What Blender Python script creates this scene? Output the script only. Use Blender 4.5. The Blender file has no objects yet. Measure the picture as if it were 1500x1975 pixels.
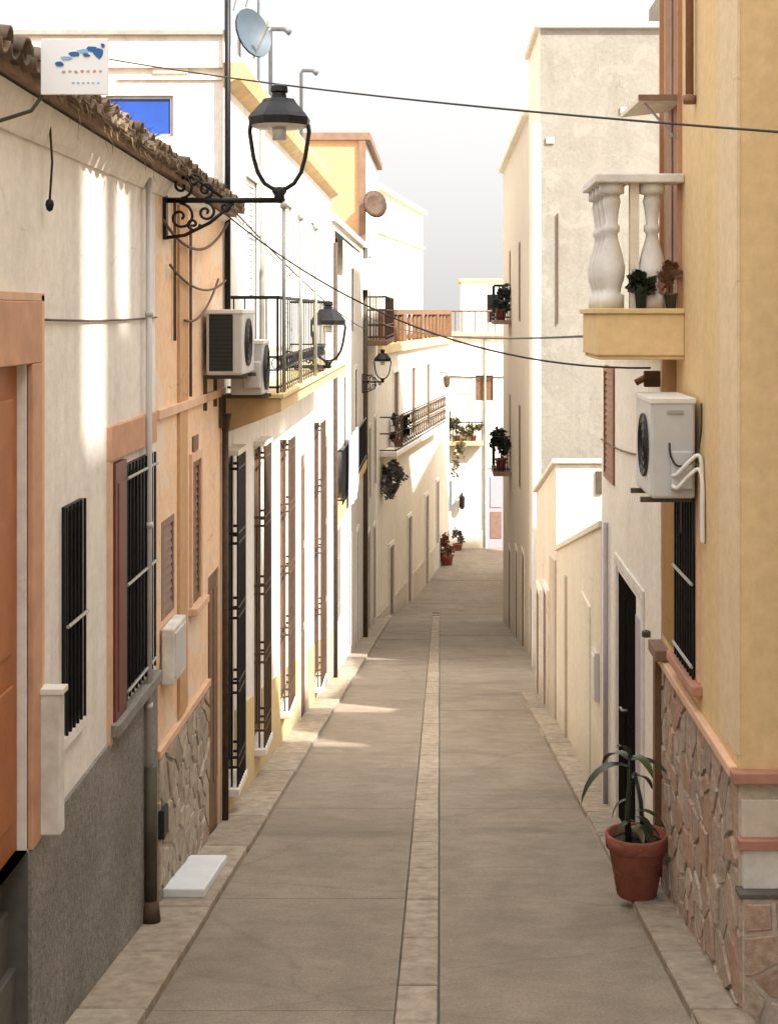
import bpy, bmesh, math, random
from mathutils import Vector, Matrix
R = math.radians
random.seed(7)
scene = bpy.context.scene
COL = scene.collection

# ------------------------------------------------------------------ camera, sky, sun, exposure
cam_d = bpy.data.cameras.new('camera'); cam = bpy.data.objects.new('camera', cam_d); COL.objects.link(cam)
cam.location = (0, 0, 2.6); cam.rotation_euler = (R(90), 0, 0)
cam_d.sensor_fit = 'VERTICAL'; cam_d.sensor_height = 36; cam_d.sensor_width = 27.3
cam_d.lens = 36 * 2800 / 1975
cam_d.shift_x = -98 / 1975; cam_d.shift_y = -382.5 / 1975
cam_d.clip_start = 0.05; cam_d.clip_end = 2000
scene.camera = cam

SUN_AZ, SUN_EL = 130.0, 43.0          # clockwise from +Y (down the street), elevation
world = bpy.data.worlds.new('World'); scene.world = world; world.use_nodes = True
wn = world.node_tree; wn.nodes.clear()
sky = wn.nodes.new('ShaderNodeTexSky'); sky.sky_type = 'NISHITA'; sky.sun_disc = False
sky.sun_elevation = R(SUN_EL); sky.sun_rotation = R(SUN_AZ)
sky.air_density = 1.0; sky.dust_density = 4.0; sky.ozone_density = 0.6
hs = wn.nodes.new('ShaderNodeHueSaturation'); hs.inputs['Saturation'].default_value = 0.34
tc = wn.nodes.new('ShaderNodeTexCoord')
mpw = wn.nodes.new('ShaderNodeMapping'); mpw.inputs['Scale'].default_value = (1.3, 1.3, 3.2)
nz = wn.nodes.new('ShaderNodeTexNoise'); nz.inputs['Scale'].default_value = 1.6; nz.inputs['Detail'].default_value = 5
rmp = wn.nodes.new('ShaderNodeValToRGB')
rmp.color_ramp.elements[0].position = 0.3; rmp.color_ramp.elements[0].color = (0.93, 0.93, 0.93, 1)
rmp.color_ramp.elements[1].position = 0.75; rmp.color_ramp.elements[1].color = (0.985, 0.985, 0.985, 1)
mixw = wn.nodes.new('ShaderNodeMix'); mixw.data_type = 'RGBA'
# thin overcast: luminance rises from horizon to zenith as (1 + 2 sin e) / 3
sepw = wn.nodes.new('ShaderNodeSeparateXYZ'); wn.links.new(tc.outputs['Generated'], sepw.inputs[0])
mxw = wn.nodes.new('ShaderNodeMath'); mxw.operation = 'MAXIMUM'; mxw.inputs[1].default_value = 0.0; wn.links.new(sepw.outputs[2], mxw.inputs[0])
ovc = wn.nodes.new('ShaderNodeMath'); ovc.operation = 'MULTIPLY_ADD'; ovc.inputs[1].default_value = 2.0; ovc.inputs[2].default_value = 1.0; wn.links.new(mxw.outputs[0], ovc.inputs[0])
# and brightens softly towards the veiled sun (CIE type 2): 1 + 2 (exp(-1.5 g) - exp(-1.5 pi/2)) + 0.15 cos2 g
def wmath(op, a, b=None, c=None):
    n_ = wn.nodes.new('ShaderNodeMath'); n_.operation = op
    for i_, v_ in enumerate((a, b, c)):
        if v_ is None: continue
        if isinstance(v_, (int, float)): n_.inputs[i_].default_value = v_
        else: wn.links.new(v_, n_.inputs[i_])
    return n_.outputs[0]
dotn = wn.nodes.new('ShaderNodeVectorMath'); dotn.operation = 'DOT_PRODUCT'; wn.links.new(tc.outputs['Generated'], dotn.inputs[0])
dotn.inputs[1].default_value = (math.sin(R(SUN_AZ)) * math.cos(R(SUN_EL)), math.cos(R(SUN_AZ)) * math.cos(R(SUN_EL)), math.sin(R(SUN_EL)))
cosg = dotn.outputs['Value']
halo = wmath('MULTIPLY_ADD', wmath('EXPONENT', wmath('MULTIPLY', wmath('ARCCOSINE', cosg), -1.5)), 2.0, 1.0 - 2 * math.exp(-1.5 * math.pi / 2))
indic = wmath('MULTIPLY_ADD', wmath('MULTIPLY', cosg, cosg), 0.15, halo)
ovm = wn.nodes.new('ShaderNodeVectorMath'); ovm.operation = 'SCALE'; ovm.inputs[0].default_value = (1.52, 1.485, 1.455); wn.links.new(wmath('MULTIPLY', ovc.outputs[0], indic), ovm.inputs['Scale']); wn.links.new(ovm.outputs[0], mixw.inputs['B'])
bgw = wn.nodes.new('ShaderNodeBackground'); bgw.inputs['Strength'].default_value = 0.1
outw = wn.nodes.new('ShaderNodeOutputWorld')
wl = wn.links.new
wl(sky.outputs[0], hs.inputs['Color']); wl(tc.outputs['Generated'], mpw.inputs[0]); wl(mpw.outputs[0], nz.inputs['Vector'])
wl(nz.outputs[0], rmp.inputs[0]); wl(rmp.outputs[0], mixw.inputs['Factor']); wl(hs.outputs[0], mixw.inputs['A'])
wl(mixw.outputs['Result'], bgw.inputs[0]); wl(bgw.outputs[0], outw.inputs[0])

sun_d = bpy.data.lights.new('sun', 'SUN'); sun_d.energy = 2.0; sun_d.angle = R(1.6); sun_d.color = (1, 0.955, 0.89)
sun = bpy.data.objects.new('sun', sun_d); COL.objects.link(sun)
sdir = Vector((-math.sin(R(SUN_AZ)) * math.cos(R(SUN_EL)), -math.cos(R(SUN_AZ)) * math.cos(R(SUN_EL)), -math.sin(R(SUN_EL))))
sun.rotation_euler = sdir.to_track_quat('-Z', 'Y').to_euler(); sun.location = (10, -10, 30)

vs = scene.view_settings
vs.view_transform = 'Standard'; vs.look = 'None'; vs.gamma = 1; vs.use_curve_mapping = False
vs.exposure = 2.45
try:
    scene.cycles.max_bounces = 8; scene.cycles.diffuse_bounces = 6; scene.cycles.use_denoising = True
except Exception: pass

# ------------------------------------------------------------------ materials
MATS = {}
def newmat(name):
    m = bpy.data.materials.new(name); m.use_nodes = True
    nt = m.node_tree; b = nt.nodes['Principled BSDF']
    MATS[name] = m
    return m, nt, b
def rgba(c): return (c[0], c[1], c[2], 1)
def ramp(nt, p0, c0, p1, c1):
    r = nt.nodes.new('ShaderNodeValToRGB'); e = r.color_ramp.elements
    e[0].position = p0; e[0].color = rgba(c0); e[1].position = p1; e[1].color = rgba(c1)
    return r
def noise(nt, vec, scale, detail=5, rough=0.6, sc=None, dist=0):
    n = nt.nodes.new('ShaderNodeTexNoise'); n.inputs['Scale'].default_value = scale
    n.inputs['Detail'].default_value = detail; n.inputs['Roughness'].default_value = rough; n.inputs['Distortion'].default_value = dist
    if sc:
        mp = nt.nodes.new('ShaderNodeMapping'); mp.inputs['Scale'].default_value = sc
        nt.links.new(vec, mp.inputs[0]); vec = mp.outputs[0]
    nt.links.new(vec, n.inputs['Vector'])
    return n
def mixc(nt, fac, a, b, mode='MIX'):
    x = nt.nodes.new('ShaderNodeMix'); x.data_type = 'RGBA'; x.blend_type = mode
    for val, s in ((fac, 'Factor'), (a, 'A'), (b, 'B')):
        if isinstance(val, (int, float)): x.inputs[s].default_value = val
        elif isinstance(val, tuple): x.inputs[s].default_value = rgba(val)
        else: nt.links.new(val, x.inputs[s])
    return x.outputs['Result']
def bump(nt, b, pairs, dist=0.01):
    prev = None
    for out, st in pairs:
        bp = nt.nodes.new('ShaderNodeBump'); bp.inputs['Strength'].default_value = st; bp.inputs['Distance'].default_value = dist
        nt.links.new(out, bp.inputs['Height'])
        if prev: nt.links.new(prev, bp.inputs['Normal'])
        prev = bp.outputs[0]
    nt.links.new(prev, b.inputs['Normal'])
def mul(c, f): return tuple(max(0, min(1, v * f)) for v in c)

def plaster(name, col, stain=None, amt=0.35, streak=0.4, rough=0.9, bst=0.25, patch=None, pamt=0.0, crack=0.45):
    """painted lime render: uneven tone, rain streaks, flaked patches, rising damp by height over the sloping street"""
    m, nt, b = newmat(name)
    g = nt.nodes.new('ShaderNodeNewGeometry').outputs['Position']
    stain = stain or mul(col, 0.62)
    n1 = noise(nt, g, 0.9, 6, 0.62)
    r1 = ramp(nt, 0.35, (0, 0, 0), 0.72, (amt,) * 3); nt.links.new(n1.outputs[0], r1.inputs[0])
    c = mixc(nt, r1.outputs[0], col, stain)
    n2 = noise(nt, g, 3.2, 5, 0.6, (1.6, 1.6, 0.16), 0.3)
    r2 = ramp(nt, 0.5, (0, 0, 0), 0.78, (streak,) * 3); nt.links.new(n2.outputs[0], r2.inputs[0])
    c = mixc(nt, r2.outputs[0], c, mul(stain, 0.9))
    n3 = noise(nt, g, 14, 4, 0.6)
    r3 = ramp(nt, 0.3, (0.9, 0.9, 0.9), 0.7, (1.06, 1.06, 1.06)); nt.links.new(n3.outputs[0], r3.inputs[0])
    c = mixc(nt, 1.0, c, r3.outputs[0], 'MULTIPLY')
    if patch:
        n4 = noise(nt, g, 1.7, 8, 0.7, None, 0.6)
        r4 = ramp(nt, 0.6 - pamt * 0.1, (0, 0, 0), 0.62 - pamt * 0.1, (pamt,) * 3); nt.links.new(n4.outputs[0], r4.inputs[0])
        c = mixc(nt, r4.outputs[0], c, patch)
    # hairline cracks, only in places
    nw = noise(nt, g, 1.4, 4, 0.6)
    va = nt.nodes.new('ShaderNodeVectorMath'); va.operation = 'MULTIPLY_ADD'; nt.links.new(nw.outputs['Color'], va.inputs[0]); va.inputs[1].default_value = (0.5, 0.5, 0.5); nt.links.new(g, va.inputs[2])
    vo = nt.nodes.new('ShaderNodeTexVoronoi'); vo.feature = 'DISTANCE_TO_EDGE'; vo.inputs['Scale'].default_value = 0.9; nt.links.new(va.outputs[0], vo.inputs['Vector'])
    rc = ramp(nt, 0.0, (1, 1, 1), 0.008, (0, 0, 0)); nt.links.new(vo.outputs[0], rc.inputs[0])
    rk = ramp(nt, 0.5, (0, 0, 0), 0.62, (crack,) * 3); nt.links.new(nw.outputs[0], rk.inputs[0])
    mk = nt.nodes.new('ShaderNodeMath'); mk.operation = 'MULTIPLY'; nt.links.new(rc.outputs[0], mk.inputs[0]); nt.links.new(rk.outputs[0], mk.inputs[1])
    c = mixc(nt, mk.outputs[0], c, mul(stain, 0.45))
    # splash dirt along the foot of the wall
    sx = nt.nodes.new('ShaderNodeSeparateXYZ'); nt.links.new(g, sx.inputs[0])
    ma = nt.nodes.new('ShaderNodeMath'); ma.operation = 'MULTIPLY_ADD'; nt.links.new(sx.outputs[1], ma.inputs[0])
    ma.inputs[1].default_value = 0.155; nt.links.new(sx.outputs[2], ma.inputs[2])
    mb_ = nt.nodes.new('ShaderNodeMath'); mb_.operation = 'ADD'; nt.links.new(ma.outputs[0], mb_.inputs[0]); nt.links.new(n1.outputs[0], mb_.inputs[1])
    r5 = ramp(nt, 0.42, (0.5, 0.5, 0.5), 1.05, (0, 0, 0)); nt.links.new(mb_.outputs[0], r5.inputs[0])
    c = mixc(nt, r5.outputs[0], c, (0.24, 0.2, 0.155))
    nt.links.new(c, b.inputs['Base Color'])
    b.inputs['Roughness'].default_value = rough; b.inputs['Specular IOR Level'].default_value = 0.25
    nb = noise(nt, g, 2.6, 3, 0.5); nf = noise(nt, g, 60, 5, 0.7); nm = noise(nt, g, 11, 4, 0.6, (1, 1, 0.6), 0.8)
    bump(nt, b, [(nb.outputs[0], bst * 2.6), (nm.outputs[0], bst * 1.3), (nf.outputs[0], bst)], 0.013)
    return m
def simple(name, col, rough=0.6, metal=0.0, var=0.25, scale=8, bst=0.0, spec=0.4, tint=None):
    m, nt, b = newmat(name)
    tcn = nt.nodes.new('ShaderNodeTexCoord').outputs['Object']
    n = noise(nt, tcn, scale, 5, 0.65)
    r = ramp(nt, 0.3, (0, 0, 0), 0.75, (1, 1, 1)); nt.links.new(n.outputs[0], r.inputs[0])
    c = mixc(nt, r.outputs[0], mul(col, 1 + var * 0.4), tint or mul(col, 1 - var))
    nt.links.new(c, b.inputs['Base Color'])
    b.inputs['Roughness'].default_value = rough; b.inputs['Metallic'].default_value = metal; b.inputs['Specular IOR Level'].default_value = spec
    if bst: bump(nt, b, [(noise(nt, tcn, scale * 4, 4, 0.6).outputs[0], bst)], 0.006)
    return m
def pieces(name, cols, rough=0.85, bst=0.4, scale=14):
    """stone and tile pieces: tone differs from piece to piece"""
    m, nt, b = newmat(name)
    oi = nt.nodes.new('ShaderNodeObjectInfo')
    r = nt.nodes.new('ShaderNodeValToRGB'); r.color_ramp.interpolation = 'LINEAR'
    e = r.color_ramp.elements
    while len(e) < len(cols): e.new(0.5)
    for i, cc in enumerate(cols): e[i].position = i / (len(cols) - 1); e[i].color = rgba(cc)
    nt.links.new(oi.outputs['Random'], r.inputs[0])
    g = nt.nodes.new('ShaderNodeNewGeometry').outputs['Position']
    n = noise(nt, g, scale, 6, 0.65); r2 = ramp(nt, 0.3, (0.62, 0.6, 0.58), 0.7, (1.12, 1.12, 1.12)); nt.links.new(n.outputs[0], r2.inputs[0])
    c = mixc(nt, 1.0, r.outputs[0], r2.outputs[0], 'MULTIPLY')
    nt.links.new(c, b.inputs['Base Color']); b.inputs['Roughness'].default_value = rough; b.inputs['Specular IOR Level'].default_value = 0.25
    bump(nt, b, [(n.outputs[0], bst), (noise(nt, g, scale * 7, 4, 0.6).outputs[0], bst * 0.5)], 0.012)
    return m

plaster('render_beige', (0.80, 0.755, 0.685), amt=0.3, streak=0.32)
plaster('render_salmon', (0.80, 0.56, 0.36), (0.72, 0.46, 0.28), amt=0.55, streak=0.45, patch=(0.74, 0.62, 0.50), pamt=0.7)
plaster('render_white', (0.77, 0.735, 0.675), (0.52, 0.455, 0.365), amt=0.4, streak=0.6)
plaster('render_white_warm', (0.82, 0.775, 0.70), (0.56, 0.47, 0.35), amt=0.3, streak=0.3)
plaster('render_yellow', (0.66, 0.50, 0.26), (0.55, 0.40, 0.2), amt=0.4, streak=0.35)
plaster('render_ochre', (0.70, 0.51, 0.27), (0.60, 0.42, 0.21), amt=0.25, streak=0.35, bst=0.14, crack=0.12)
plaster('render_ochre_pale', (0.73, 0.58, 0.37), (0.5, 0.36, 0.2), amt=0.3, streak=0.2, bst=0.16)
plaster('render_ochre_shade', (0.36, 0.20, 0.065), (0.28, 0.15, 0.05), amt=0.3, streak=0.3)
plaster('render_terracotta', (0.47, 0.24, 0.13), (0.38, 0.2, 0.11), amt=0.3, streak=0.3)
plaster('render_cement', (0.27, 0.248, 0.21), (0.20, 0.18, 0.15), amt=0.7, streak=0.45, bst=0.4, patch=(0.29, 0.27, 0.235), pamt=0.5)
plaster('render_cream', (0.74, 0.67, 0.55), (0.56, 0.46, 0.33), amt=0.3, streak=0.3)
plaster('render_pink_beige', (0.58, 0.50, 0.40), (0.46, 0.39, 0.31), amt=0.35, streak=0.4)
plaster('render_orange', (0.55, 0.33, 0.17), (0.45, 0.26, 0.14), amt=0.35, streak=0.3)
plaster('plinth_grey', (0.30, 0.28, 0.25), (0.17, 0.155, 0.135), amt=0.8, streak=0.2, bst=1.0)
def roughcast():
    m, nt, b = newmat('roughcast'); g = nt.nodes.new('ShaderNodeNewGeometry').outputs['Position']
    n1 = noise(nt, g, 34, 6, 0.75); r1 = ramp(nt, 0.32, (0.17, 0.155, 0.135), 0.68, (0.42, 0.395, 0.355)); nt.links.new(n1.outputs[0], r1.inputs[0])
    n2 = noise(nt, g, 1.6, 5, 0.6); r2 = ramp(nt, 0.3, (0.78, 0.77, 0.75), 0.7, (1.12, 1.12, 1.12)); nt.links.new(n2.outputs[0], r2.inputs[0])
    c = mixc(nt, 1.0, r1.outputs[0], r2.outputs[0], 'MULTIPLY'); nt.links.new(c, b.inputs['Base Color'])
    b.inputs['Roughness'].default_value = 0.95; b.inputs['Specular IOR Level'].default_value = 0.15
    bump(nt, b, [(n1.outputs[0], 0.9), (noise(nt, g, 110, 4, 0.6).outputs[0], 0.5)], 0.02)
roughcast()
simple('salmon_paint', (0.54, 0.30, 0.185), 0.7, var=0.25, scale=5)
simple('salmon_pale', (0.66, 0.42, 0.27), 0.75, var=0.2, scale=5)
simple('door_brown', (0.36, 0.125, 0.04), 0.5, var=0.3, scale=6, tint=(0.29, 0.092, 0.028))
simple('maroon_paint', (0.14, 0.035, 0.028), 0.5, var=0.3)
simple('dark_stone', (0.10, 0.092, 0.082), 0.8, var=0.3, bst=0.3)
simple('black_iron', (0.018, 0.018, 0.019), 0.45, 0.6, var=0.4, scale=20)
simple('rusty_iron', (0.10, 0.055, 0.03), 0.7, 0.3, var=0.5, scale=14, tint=(0.045, 0.035, 0.03))
simple('grey_iron', (0.33, 0.32, 0.29), 0.45, 0.3, var=0.2)
simple('green_iron', (0.03, 0.045, 0.03), 0.45, 0.3, var=0.4, scale=16)
simple('white_stone', (0.66, 0.64, 0.60), 0.8, var=0.22, scale=5, bst=0.4, tint=(0.46, 0.42, 0.36))
simple('white_slab', (0.66, 0.68, 0.68), 0.55, var=0.12, scale=4)
simple('ac_casing', (0.50, 0.49, 0.47), 0.42, var=0.12, scale=5)
simple('ac_dark', (0.02, 0.022, 0.022), 0.5, var=0.3, scale=30)
simple('white_plastic', (0.68, 0.66, 0.6), 0.5, var=0.12)
simple('black_wood', (0.012, 0.011, 0.010), 1.0, var=0.3, scale=9, spec=0.0)
simple('brown_wood', (0.17, 0.085, 0.04), 0.6, var=0.4, scale=9)
simple('red_brown_wood', (0.27, 0.135, 0.08), 0.65, var=0.3, scale=9)
simple('mauve_wood', (0.24, 0.15, 0.115), 0.65, var=0.25, scale=6)
simple('lavender_paint', (0.36, 0.33, 0.37), 0.6, var=0.15, scale=5)
simple('blue_paint', (0.018, 0.075, 0.36), 0.55, var=0.25, scale=4)
simple('grey_blue', (0.20, 0.25, 0.29), 0.5, var=0.15)
simple('terracotta_pot', (0.31, 0.10, 0.066), 0.8, var=0.35, scale=7, bst=0.25, tint=(0.20, 0.066, 0.045))
def limepot():
    m, nt, b = newmat('lime_pot'); t_ = nt.nodes.new('ShaderNodeTexCoord').outputs['Object']
    n1 = noise(nt, t_, 7, 6, 0.65); r1 = ramp(nt, 0.3, (0.19, 0.062, 0.042), 0.7, (0.31, 0.10, 0.066)); nt.links.new(n1.outputs[0], r1.inputs[0])
    n2 = noise(nt, t_, 4.5, 7, 0.72, (1, 1, 2.2), .5); r2 = ramp(nt, 0.52, (0, 0, 0), 0.7, (0.6, 0.6, 0.6)); nt.links.new(n2.outputs[0], r2.inputs[0])
    nt.links.new(mixc(nt, r2.outputs[0], r1.outputs[0], (0.40, 0.27, 0.21)), b.inputs['Base Color']); b.inputs['Roughness'].default_value = 0.92; b.inputs['Specular IOR Level'].default_value = 0.2
    bump(nt, b, [(n1.outputs[0], .4), (noise(nt, t_, 60, 4, .6).outputs[0], .3)], .006)
limepot()
simple('soil', (0.05, 0.035, 0.025), 0.95, var=0.4, scale=25, bst=0.5)
simple('cable_black', (0.03, 0.028, 0.026), 0.6, var=0.2)
simple('cable_brown', (0.12, 0.075, 0.045), 0.7, var=0.3)
simple('dark_zinc', (0.10, 0.105, 0.11), 0.6, 0.2, var=0.3, scale=5)
simple('dish_blue', (0.06, 0.085, 0.105), 0.55, var=0.25, scale=4)
simple('zinc_pipe', (0.34, 0.33, 0.29), 0.5, 0.2, var=0.3, scale=5)
simple('iron_pipe', (0.085, 0.075, 0.05), 0.6, 0.2, var=0.4, scale=6)
simple('roof_earth', (0.26, 0.17, 0.11), 0.9, var=0.4, bst=0.4)
simple('mortar', (0.50, 0.43, 0.35), 0.95, var=0.3, scale=18, bst=0.5)
simple('pink_tile', (0.42, 0.20, 0.14), 0.6, var=0.3, scale=6)
simple('cornice_paint', (0.60, 0.42, 0.22), 0.8, var=0.3, scale=4)
simple('brown_trim', (0.22, 0.13, 0.085), 0.8, var=0.3, scale=4)
simple('cloth_lavender', (0.50, 0.50, 0.60), 0.9, var=0.1, scale=3)
simple('sign_white', (0.78, 0.78, 0.78), 0.5, var=0.06, scale=3)
simple('sign_blue', (0.02, 0.12, 0.33), 0.5, var=0.25, scale=10)
simple('sign_pale_blue', (0.25, 0.45, 0.62), 0.5, var=0.25, scale=10)
simple('sign_red', (0.55, 0.3, 0.26), 0.6, var=0.2, scale=10)
simple('dry_weed', (0.20, 0.135, 0.07), 0.9, var=0.5, scale=3, tint=(0.10, 0.085, 0.04))
simple('ground_earth', (0.30, 0.25, 0.19), 0.95, var=0.4, scale=0.4)
pieces('stone_crazy', [(0.46, 0.31, 0.23), (0.41, 0.35, 0.285), (0.52, 0.36, 0.26), (0.34, 0.28, 0.235), (0.51, 0.42, 0.335), (0.43, 0.26, 0.185), (0.56, 0.48, 0.39)], bst=0.9, scale=20)
pieces('stone_grey', [(0.42, 0.36, 0.28), (0.33, 0.28, 0.22), (0.48, 0.41, 0.32), (0.38, 0.29, 0.21)])
pieces('roof_tile', [(0.23, 0.155, 0.11), (0.17, 0.125, 0.09), (0.27, 0.20, 0.15), (0.13, 0.105, 0.08)], bst=0.5)
pieces('paving_slab', [(0.345, 0.285, 0.215), (0.40, 0.335, 0.255), (0.315, 0.26, 0.20), (0.37, 0.315, 0.25)], bst=0.3, scale=9)
pieces('gutter_slab', [(0.39, 0.325, 0.245), (0.355, 0.295, 0.225), (0.42, 0.35, 0.27)], bst=0.25, scale=9)

def leafmat(name, col, dark):
    m, nt, b = newmat(name)
    tcn = nt.nodes.new('ShaderNodeTexCoord').outputs['Object']
    n = noise(nt, tcn, 6, 4, 0.6); r = ramp(nt, 0.35, dark, 0.7, col); nt.links.new(n.outputs[0], r.inputs[0])
    nt.links.new(r.outputs[0], b.inputs['Base Color']); b.inputs['Roughness'].default_value = 0.45
    return m
leafmat('leaf_green', (0.075, 0.10, 0.028), (0.03, 0.045, 0.014))
leafmat('leaf_dark', (0.03, 0.042, 0.018), (0.012, 0.018, 0.01))
leafmat('leaf_olive', (0.16, 0.14, 0.05), (0.09, 0.075, 0.03))
leafmat('leaf_mauve', (0.20, 0.165, 0.19), (0.09, 0.085, 0.09))
leafmat('leaf_russet', (0.27, 0.12, 0.06), (0.14, 0.07, 0.04))

def glassmat(name, col, rough=0.08):
    m, nt, b = newmat(name)
    b.inputs['Base Color'].default_value = rgba(col); b.inputs['Roughness'].default_value = rough
    b.inputs['Specular IOR Level'].default_value = 0.02
    return m
glassmat('dark_glass', (0.012, 0.012, 0.015))
glassmat('grey_glass', (0.10, 0.11, 0.12), 0.15)
m, nt, b = newmat('clear_glass')
tr = nt.nodes.new('ShaderNodeBsdfTransparent'); gl = nt.nodes.new('ShaderNodeBsdfGlossy'); gl.inputs['Roughness'].default_value = 0.05
tr.inputs['Color'].default_value = (0.97, 0.98, 0.97, 1); mx = nt.nodes.new('ShaderNodeMixShader'); mx.inputs[0].default_value = 0.05
nt.links.new(tr.outputs[0], mx.inputs[1]); nt.links.new(gl.outputs[0], mx.inputs[2]); nt.links.new(mx.outputs[0], nt.nodes['Material Output'].inputs[0])

def roadmat():
    m, nt, b = newmat('concrete_road')
    g = nt.nodes.new('ShaderNodeNewGeometry').outputs['Position']
    n1 = noise(nt, g, 0.7, 7, 0.65, (1.3, 0.7, 1))
    r1 = ramp(nt, 0.3, (0.235, 0.193, 0.147), 0.72, (0.318, 0.265, 0.205)); nt.links.new(n1.outputs[0], r1.inputs[0])
    n2 = noise(nt, g, 3.0, 7, 0.7, (1.0, 1.25, 1))
    r2 = ramp(nt, 0.33, (0.80, 0.79, 0.775), 0.68, (1.08, 1.08, 1.08)); nt.links.new(n2.outputs[0], r2.inputs[0])
    c = mixc(nt, 1.0, r1.outputs[0], r2.outputs[0], 'MULTIPLY')
    n3 = noise(nt, g, 70, 4, 0.7); r3 = ramp(nt, 0.3, (0.74, 0.74, 0.74), 0.7, (1.16, 1.16, 1.16)); nt.links.new(n3.outputs[0], r3.inputs[0])
    c = mixc(nt, 1.0, c, r3.outputs[0], 'MULTIPLY')
    # cracks and mended seams running mostly across the street
    wv = noise(nt, g, 0.8, 4, 0.6)
    vadd = nt.nodes.new('ShaderNodeVectorMath'); vadd.operation = 'MULTIPLY_ADD'
    nt.links.new(wv.outputs['Color'], vadd.inputs[0]); vadd.inputs[1].default_value = (0.6, 0.5, 0); nt.links.new(g, vadd.inputs[2])
    mp = nt.nodes.new('ShaderNodeMapping'); mp.inputs['Scale'].default_value = (0.22, 0.36, 0.0); nt.links.new(vadd.outputs[0], mp.inputs[0])
    vo = nt.nodes.new('ShaderNodeTexVoronoi'); vo.feature = 'DISTANCE_TO_EDGE'; vo.inputs['Scale'].default_value = 1.0
    nt.links.new(mp.outputs[0], vo.inputs['Vector'])
    r4 = ramp(nt, 0.0, (0.45, 0.45, 0.45), 0.005, (0, 0, 0)); nt.links.new(vo.outputs[0], r4.inputs[0])
    fm = nt.nodes.new('ShaderNodeMath'); fm.operation = 'MULTIPLY'; nt.links.new(r4.outputs[0], fm.inputs[0]); nt.links.new(n1.outputs[0], fm.inputs[1])
    c = mixc(nt, fm.outputs[0], c, (0.075, 0.058, 0.042))
    # oil and damp stains, deepened to put soft shadow bands into the colour
    n5 = noise(nt, g, 0.8, 5, 0.6, (0.7, 1.3, 1), .4); r5 = ramp(nt, 0.54, (0, 0, 0), 0.72, (0.6, 0.6, 0.6)); nt.links.new(n5.outputs[0], r5.inputs[0])
    c = mixc(nt, r5.outputs[0], c, (0.15, 0.12, 0.09))
    nt.links.new(c, b.inputs['Base Color']); b.inputs['Roughness'].default_value = 0.85; b.inputs['Specular IOR Level'].default_value = 0.25
    bump(nt, b, [(n2.outputs[0], 0.25), (n3.outputs[0], 0.35), (r4.outputs[0], -0.3)], 0.012)
roadmat()

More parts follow.
